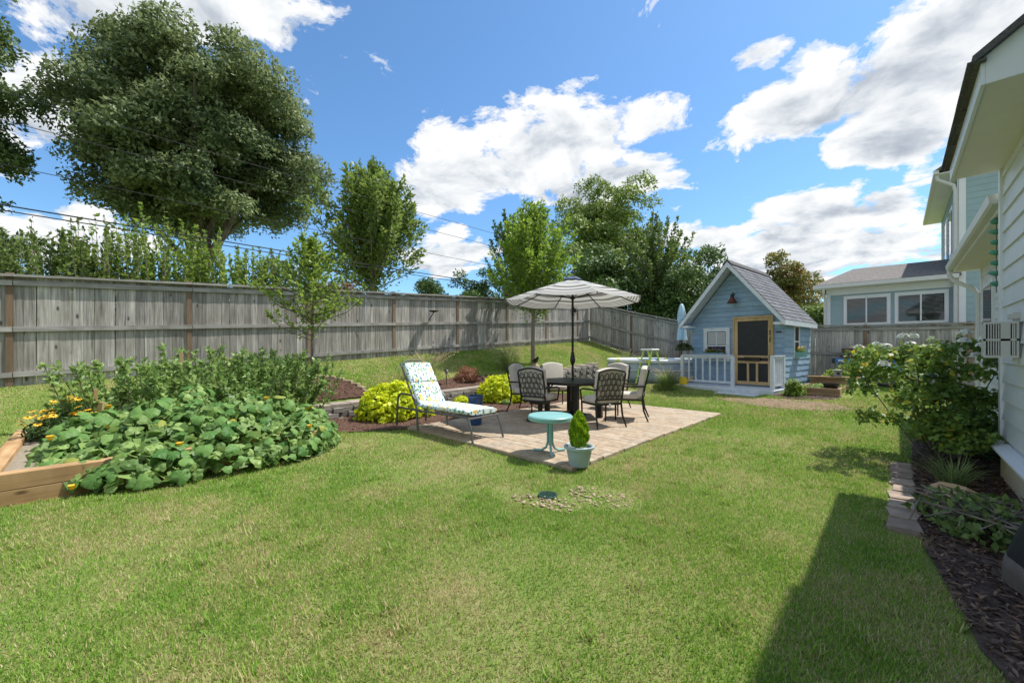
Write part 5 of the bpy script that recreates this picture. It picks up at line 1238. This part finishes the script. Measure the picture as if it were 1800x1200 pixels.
# tomatoes behind
def leafy(name, label, cat, loc, n, fn, size, m, aspect=.5, stems=None, group=None):
    o = thing(name, label, cat, loc, 0, group)
    P, A, N = fn(n); V = leaves(P, A, N, size*(.6+.8*rng.random(len(P))), aspect)
    link('foliage', quads_mesh('foliage', V, np.clip(rng.random(len(P))*.8+.2*np.sin(P[:, 0]*9)*np.sin(P[:, 2]*8+P[:, 1]*7)+.1, 0, 1)), MATS[m], o)
    if stems: stems().build('stem', MATS['thin_bark'], o)
    return o
def dome(rx, ry, rz, z0=0., bumps=9, soft=.35):
    bc = rdir(bumps); bc[:, 2] = np.abs(bc[:, 2])
    def fn(n):
        d = rdir(n); d[:, 2] = np.abs(d[:, 2]); lump = .78+.32*np.max(np.clip(d @ bc.T, 0, 1)**10, axis=1)
        r = lump*(1-soft*rng.random(n)**1.5)
        P = d*r[:, None]*np.array([rx, ry, rz])+np.array([0, 0, z0])
        return P, unit(d*.5+rdir(n)*.9+np.array([0, 0, -.15])), unit(d*.7+rdir(n)*.5+np.array([0, 0, .5]))
    return fn
for i, (x, y, r, hh) in enumerate(((-8.5, .55, .78, .98), (-8.65, 1.45, .85, 1.18), (-8.35, 2.2, .8, 1.12), (-7.75, 1.2, .75, 1.02), (-8.6, 2.6, .65, .95))):
    def stm(r=r, hh=hh):
        mb = MB()
        for j in range(14): a = random.random()*6.28; q = r*random.uniform(.3, 1.15); mb.tube([(0.05*math.cos(a), .05*math.sin(a), -.1), (q*.5*math.cos(a), q*.5*math.sin(a), hh*.6), (q*math.cos(a), q*math.sin(a), hh*random.uniform(.7, 1.3))], .006, 5)
        return mb
    shoot_tree('tomato_plant', ('bushy tomato plant beside the yellow flowers', 'tallest tomato plant tied to the high stake', 'tomato plant at the mulch ring end of the timber bed', 'tomato plant rising straight out of the squash leaves', 'small tomato plant close to the long fence')[i], (x, y, .24), .1, r*1.15, hh*1.05, 62, 95, .085, 'tomato_leaf', .03, bush=True, cat='vegetable plant', group='tomato plants in the timber bed')
for i, (x, y, z0, hh, tl) in enumerate(((-8.55, 1.0, .24, 1.12, .0), (-8.05, .02, .24, .62, .0), (-7.35, .02, .24, .5, .05), (-8.0, 1.35, .24, .72, .0), (-8.9, 2.75, .4, .92, .12), (-8.05, 2.28, .24, .62, .02), (-8.9, 1.75, .24, 1.0, -.05))):
    tag(MB().bar((x, y, z0), (x+tl*.5, y+tl, z0+hh), .042, .042).build('garden_stake', MATS['stake_wood']),
        ('tall wooden stake holding the highest tomato plant', 'wooden stake next to the yellow flowers', 'short wooden stake between squash leaves and yellow flowers', 'wooden stake in the middle of the tomato plants', 'leaning wooden stake near the long fence', 'wooden stake beside the mulch ring', 'wooden stake behind the tomato plants')[i], 'stake', 'wooden stakes in the vegetable bed')
# black-eyed susans in the corner of the bed
bs = thing('flower_clump', 'clump of orange yellow daisies in the corner of the timber bed', 'flowers', (-8.0, -.25, .24))
P, A, N = dome(.42, .38, .36, 0, 8, .6)(1300)
link('foliage', quads_mesh('foliage', leaves(P, A, N, .05+.05*rng.random(len(P)), .4), rng.random(len(P))*.8), MATS['deep_leaf'], bs)
for i in range(34):
    a, q = random.random()*6.283, math.sqrt(random.random()); c = Vector((.46*q*math.cos(a), .4*q*math.sin(a), .50-.26*q*q+random.uniform(-.04, .1))); mb = MB(); tlt = Vector((random.gauss(.2, .3), random.gauss(-.1, .3), 1)).normalized(); e1 = tlt.orthogonal().normalized(); e2 = tlt.cross(e1)
    for j in range(10):
        b_ = 2*math.pi*j/10; d = e1*math.cos(b_)+e2*math.sin(b_); sd = (e2*math.cos(b_)-e1*math.sin(b_))*.011
        mb.add([c+d*.008, c+d*.026+sd, c+d*.045-tlt*.008, c+d*.026-sd], [(0, 1, 2, 3)])
    f_ = mb.build('flower', MATS['petal_yellow'], bs); MB().lathe([(.0, 0), (.011, .002), (.01, .01), (0, .014)], 7, (c.x, c.y, c.z)).build('flower_eye', MATS['soil'], f_)
    MB().tube([(c.x*.5, c.y*.5, .05), (c.x, c.y, c.z)], .003, 4).build('stem', MATS['mid_leaf'], f_)
# ------------------------------------------------------------------ lime sweet potato vines and small plants
leafy('lime_vine', 'large mound of lime yellow leaves beside the chaise longue', 'plant', (-7.55, 4.35, .02), 4600, dome(.68, .76, .68, .0, 30, .75), .105, 'lime_leaf', .75)
leafy('lime_vine', 'large mound of lime yellow leaves in front of the dead brown shrub', 'plant', (-7.72, 7.75, .03), 4400, dome(.68, .76, .68, .02, 30, .75), .10, 'lime_leaf', .75)
leafy('lime_vine', 'small lime green plant against the block wall in mulch', 'plant', (-7.85, 6.35, .02), 500, dome(.2, .22, .24, .02, 6, .5), .075, 'lime_leaf', .7)
leafy('small_herb', 'tiny grey green seedling in the red mulch', 'plant', (-7.1, 7.2, .02), 160, dome(.13, .13, .1, .02, 5, .5), .05, 'tomato_leaf', .6)
def spurge(n):
    a = rng.random(n)*6.283; k = rng.integers(0, 14, n); ka = k*.45*2.4; kr = .03+.12*((k*7) % 14)/14; t_ = rng.random(n)
    P = np.c_[kr*np.cos(ka)*(1+t_*.6), kr*np.sin(ka)*(1+t_*.6), .02+t_*.34]+rng.normal(size=(n, 3))*.008
    d = np.c_[np.cos(a), np.sin(a), np.ones(n)*.9]; return P, unit(d), unit(np.c_[-np.cos(a)*.5, -np.sin(a)*.5, np.ones(n)])
leafy('spurge', 'upright needle leaved green plant in front of the block wall', 'plant', (-7.62, 3.72, .02), 1500, spurge, .05, 'topiary_leaf', .22)
leafy('dead_shrub', 'dead brown conifer shrub behind the retaining wall', 'shrub', (-8.85, 7.4, hz(-8.85, 7.4)), 2400, dome(.32, .42, .42, .0, 12, .6), .06, 'dead_leaf', .3)
# fountain grasses: arching blades and plumes
def reeds(name, label, loc, n, hgt, spread, npl, m='reed_leaf', group='fountain grasses'):
    o = thing(name, label, 'ornamental grass', loc, 0, group); V = []; T = []
    def strip(n, hgt, spread, w, droop, V, T):
        a = rng.random(n)*6.283; L = hgt*(.55+.5*rng.random(n)); sp = spread*rng.random(n)**.7; r0 = .12*rng.random(n); seg = 5; tv = rng.random(n)
        d = np.c_[np.cos(a), np.sin(a)]; sd = np.c_[-np.sin(a), np.cos(a), np.zeros(n)]
        prev = None
        for s in range(seg+1):
            t_ = s/seg; xy = d*(r0+sp*t_**1.7)[:, None]; z = L*(t_-droop*t_**3*(sp/spread))
            c = np.c_[xy, z]; ww = (w*(1-t_**2*.9))
            if prev is not None: V.append(np.stack([prev[0]-sd*prev[1], prev[0]+sd*prev[1], c+sd*ww, c-sd*ww], 1)); T.append(tv)
            prev = (c, ww)
        return c
    strip(n, hgt, spread, .005, .35, V, T)
    link('blades', quads_mesh('blades', np.concatenate(V), np.concatenate(T)), MATS[m], o)
    if npl:
        a = rng.random(npl)*6.283; V = []; T = []
        for i in range(npl):
            d = np.array([math.cos(a[i]), math.sin(a[i]), 0]); L = hgt*random.uniform(.95, 1.3); sp = spread*random.uniform(.25, 1.05)
            c = [d*(.05+sp*t_**1.6)+np.array([0, 0, L*(t_-.22*t_**3)]) for t_ in np.linspace(.0, 1, 7)]
            sd = np.array([-d[1], d[0], 0])
            for s in range(4): V.append(np.stack([c[s]-sd*.0018, c[s]+sd*.0018, c[s+1]+sd*.0018, c[s+1]-sd*.0018])[None]); T.append(np.array([.2]))
            ax = unit(c[6]-c[4]); m_ = 26; q = rng.random(m_); base = c[4][None]+(c[6]-c[4])[None]*q[:, None]
            V.append(leaves(base, unit(rdir(m_)*.7+ax), rdir(m_), .03+.02*rng.random(m_), .25)); T.append(rng.random(m_))
        link('plumes', quads_mesh('plumes', np.concatenate(V), np.concatenate(T)), MATS['plume'], o)
    return o
reeds('fountain_grass', 'fountain grass with tan plumes right behind the chaise longue', (-9.0, 6.1, hz(-9.0, 6.1)), 420, .85, .75, 60)
reeds('fountain_grass', 'green fountain grass with plumes at the foot of the crape myrtle', (-9.0, 9.25, hz(-9.0, 9.25)), 750, 1.0, .75, 45)
reeds('fountain_grass', 'green grass clump on the slope beside the pool', (-8.25, 15.6, hz(-8.25, 15.6)), 600, .95, .6, 12)
reeds('fountain_grass', 'green grass clump below the sloping fence', (-7.35, 16.45, hz(-7.35, 16.45)), 600, .95, .65, 14)
reeds('fountain_grass', 'dark green fountain grass with pale plumes at the porch end', (-5.1, 12.25, hz(-5.1, 12.25)), 900, .78, .55, 34)
reeds('fountain_grass', 'small green grass tuft in the dark mulch below the rose', (.42, 6.05, .02), 170, .36, .34, 0, 'reed_leaf')
# fern basket under the playhouse eave
fx = phw(-2.80, .62, 0); fb = thing('fern_basket', 'hanging basket of drooping fern under the playhouse eave', 'hanging basket', (fx[0], fx[1], 1.52))
MB().lathe([(.0, -.16), (.1, -.15), (.17, 0), (.18, .02), (.15, .02), (0, -.02)], 16).build('basket', MATS['dark_metal'], fb)
for k in range(3): a = R(120*k); MB().tube([(.17*math.cos(a), .17*math.sin(a), .02), (0, 0, .5)], .003, 4).build('wire', MATS['dark_metal'], fb)
MB().tube([(0, 0, .5), (0, 0, .585)], .004, 4).build('hook', MATS['dark_metal'], fb)
n = 2600; a = rng.random(n)*6.283; fr_ = np.floor(rng.random(n)*34); a = fr_*.77+rng.normal(size=n)*.05; t_ = rng.random(n); L = .22+.16*((fr_*13) % 7)/7
P = np.c_[np.cos(a)*t_*L, np.sin(a)*t_*L, .04+.17*t_-.36*t_**2.2]; link('fronds', quads_mesh('fronds', leaves(P, unit(rdir(n)*.6+np.c_[np.cos(a), np.sin(a), -t_]), unit(rdir(n)*.4+np.array([0, 0, 1])), .05+.03*rng.random(n), .35), rng.random(n)), MATS['fern_leaf'], fb)
# herbs in the raised beds, hydrangea at the playhouse corner
leafy('hydrangea', 'small leafy shrub in mulch at the playhouse corner', 'shrub', (-1.98, 12.98, .1), 1300, dome(.3, .28, .5, .0, 9, .5), .075, 'bright_leaf', .6)
leafy('herb_patch', 'low pale herbs growing in the low raised bed', 'plant', (-1.6, 14.1, .31), 1200, dome(.3, .7, .14, .0, 12, .6), .05, 'tomato_leaf', .4)
leafy('strawberry_patch', 'leafy green plants filling the taller raised bed', 'plant', (-1.35, 15.8, .5), 1500, dome(.45, .5, .28, .0, 12, .6), .08, 'bright_leaf', .7)
# rose bush and low shrub in the right-hand bed
rs = thing('rose_bush', 'large rose bush with white blooms at the house corner', 'rose bush', (.33, 7.2, 0))
cl_ = []; ends = []
for i in range(46):
    a = random.random()*6.283; q = random.random()**.6; hh = random.uniform(.24, 1.40); rr = .78*q*(.65+.5*math.sin(min(1, hh/1.3)*2.2))
    cl_.append((rr*math.cos(a)*.95, rr*math.sin(a)*1.05, hh, .2, .2, .17)); ends.append((rr*math.cos(a)*.95, rr*math.sin(a)*1.05, hh))
V, T = clump_leaves(cl_, 150, .075, .1, aspect=.62)
link('foliage', quads_mesh('foliage', V, T), MATS['rose_leaf'], rs)
mb = MB()
for (x, y, z) in ends[:22]: mb.tube([(random.uniform(-.05, .05), random.uniform(-.05, .05), 0), (x*.45, y*.45, z*.4), (x, y, z)], [.014, .009, .004], 6)
mb.build('stem', MATS['bark'], rs)
for i in range(16):
    a, q = random.random()*6.283, random.random()**.5; c = Vector((.72*q*math.cos(a)-.05, .75*q*math.sin(a)-.1, 1.30+.28*(1-q*q)+random.uniform(-.12, .1))); mb = MB()
    for j in range(26):
        d = Vector(rdir(1)[0]); d.z = abs(d.z)*.8; p = c+d*.05; e1 = d.orthogonal().normalized()*.026; e2 = d.cross(e1.normalized())*.026
        mb.add([p-e1, p-e2+d*.01, p+e1, p+e2-d*.006], [(0, 1, 2, 3)])
    mb.build('bloom', MATS['petal_white'], rs)
leafy('low_shrub', 'low open shrub with grey twigs spreading over the dark mulch', 'shrub', (.48, 4.75, .02), 650, dome(.40, .55, .26, .02, 16, .7), .07, 'mid_leaf', .5,
      lambda: [mb_ for mb_ in [MB()] if [mb_.tube([(random.uniform(-.1, .1), random.uniform(-.15, .15), .0), (random.uniform(-.35, .35), random.uniform(-.45, .45), .2), (random.uniform(-.45, .45), random.uniform(-.6, .6), .14)], .006, 5) for _ in range(38)]][0])
leafy('low_shrub', 'dark green shrub in the shade between rose and house wall', 'shrub', (.78, 8.3, .02), 1500, dome(.38, .6, .8, .02, 12, .6), .07, 'deep_leaf', .5)
# ------------------------------------------------------------------ trees
def gz(x, y): return hz(x, y)
crown_tree('oak_tree', 'huge spreading oak with dense dull green crown beyond the long fence', (-28.9, 4.2, 1), (.0, .1, 11.6), (5.5, 5.5, 6.0), 210, 1.35, 800, .23, 'oak_leaf', .7, lobes=.25)
crown_tree('broadleaf_tree', 'tall dark narrow tree beside the oak at the near end of the long fence', (-29.0, -4.3, 1), (0, 0, 10), (1.9, 1.9, 8.2), 80, 1.0, 360, .22, 'edge_leaf', .35)
shoot_tree('maple_tree', 'upright green maple standing beyond the fence between oak and round shrubs', (-18.86, 9.62, 1), 2.9, 3.1, 9.9, 140, 150, .21, 'maple_leaf', .16, width_at=.5, spread=.55)
crown_tree('tall_tree', 'tall poplar-like tree far behind the crape myrtle', (-17.4, 27.6, 1), (.6, .2, 8.6), (3.9, 3.9, 4.8), 120, 1.0, 360, .22, 'maple_leaf', .35)
shoot_tree('dark_tree', 'darker tree partly hidden behind the crape myrtle', (-16.9, 17.9, 1), 1.5, 2.1, 9.2, 70, 110, .2, 'deep_leaf', .14)
shoot_tree('feathery_tree', 'feathery tree with reaching shoots behind the sloping fence', (-10.5, 23.2, 1), 1.2, 2.7, 8.3, 95, 130, .19, 'mid_leaf', .14)
crown_tree('background_tree', 'small dark tree between feathery tree and playhouse roof', (-9.6, 28.2, 1), (0, 0, 4.3), (1.9, 1.9, 2.4), 34, .8, 220, .22, 'deep_leaf', .16)
crown_tree('autumn_tree', 'small maple turning orange behind the playhouse', (-4.9, 31.3, .5), (0, 0, 4.7), (1.7, 1.7, 2.5), 44, .62, 200, .2, 'autumn_leaf', .12)
crown_tree('background_tree', 'dark bushy tree right behind the sloping fence under the tall tree', (-12.3, 21.4, 1), (0, 0, 3.7), (2.1, 2.1, 2.6), 44, .85, 240, .22, 'deep_leaf', .16)
crown_tree('background_tree', 'dark low tree behind the fence beside the closed parasol', (-8.9, 22.4, 1), (0, 0, 2.6), (1.7, 1.7, 1.9), 36, .75, 220, .2, 'deep_leaf', .14)
crown_tree('background_tree', 'mid green tree filling the gap behind the striped parasol', (-14.6, 23.5, 1), (0, 0, 4.0), (2.6, 2.6, 3.2), 46, .95, 230, .24, 'mid_leaf', .16)
crown_tree('round_shrub', 'small round evergreen above the long fence next to the maple', (-18.45, 12.8, 1), (0, 0, 3.2), (1.0, 1.0, 1.15), 16, .5, 260, .14, 'deep_leaf', .08)
crown_tree('round_shrub', 'wider round evergreen above the fence near the crape myrtle', (-16.58, 14.6, 1), (0, 0, 3.2), (1.25, 1.25, 1.3), 20, .55, 260, .14, 'deep_leaf', .08)
crown_tree('round_shrub', 'leafy shrub beside the neighbour sunroom gutter', (-2.95, 27.6, .5), (0, 0, 2.4), (.95, .95, 1.2), 18, .5, 200, .16, 'mid_leaf', .08)
crown_tree('red_shrub', 'reddish brown shrub peeping over the fence behind the dogwood', (-15.2, 6.2, 1), (0, 0, 2.3), (.9, .9, .85), 16, .4, 200, .13, 'red_leaf', .07)
for i, (x, y, rr, tp) in enumerate(((-19.3, -2.0, 1.1, 4.0), (-18.6, -.6, 1.0, 3.9), (-17.7, .35, 1.1, 4.3), (-17.6, 1.8, 1.3, 4.7), (-17.1, 3.6, 1.3, 4.0), (-17.7, 5.0, 1.1, 4.1))):
    shoot_tree('hedge_shrub', ('arching shrub at the near end of the hedge over the fence', 'arching green shrub over the fence, second along the hedge', 'arching green shrub over the fence, third along the hedge', 'bright shrub above the fence in front of the oak trunk', 'pale green shrub above the fence, fifth along the hedge', 'arching shrub behind the fence near the maple')[i], (x, y, 1), .2, rr*1.15, tp, 150, 85, .14, 'bright_leaf' if i in (3, 4) else 'mid_leaf', .1, bush=True, cat='shrub', group='hedge of arching shrubs beyond the long fence')
# trees inside the yard
zt = hz(-8.95, 3.2)
dgw = shoot_tree('dogwood_tree', 'slender young tree with thin trunk in the mulch ring', (-8.95, 3.2, zt), 1.1, 1.15, 3.95, 66, 46, .10, 'bright_leaf', .03, up=.62, width_at=.45)
MB().tube([(0, 0, 0), (0, 0, .16)], [.06, .045], 10).build('trunk_guard', MATS['navy_cloth'], dgw)
zt = hz(-9.25, 10.7)
shoot_tree('crape_myrtle', 'full bright green young tree behind the parasol inside the fence', (-9.25, 10.7, zt), 1.45, 1.75, 5.6, 120, 120, .13, 'myrtle_leaf', .065, width_at=.4, spread=.5)
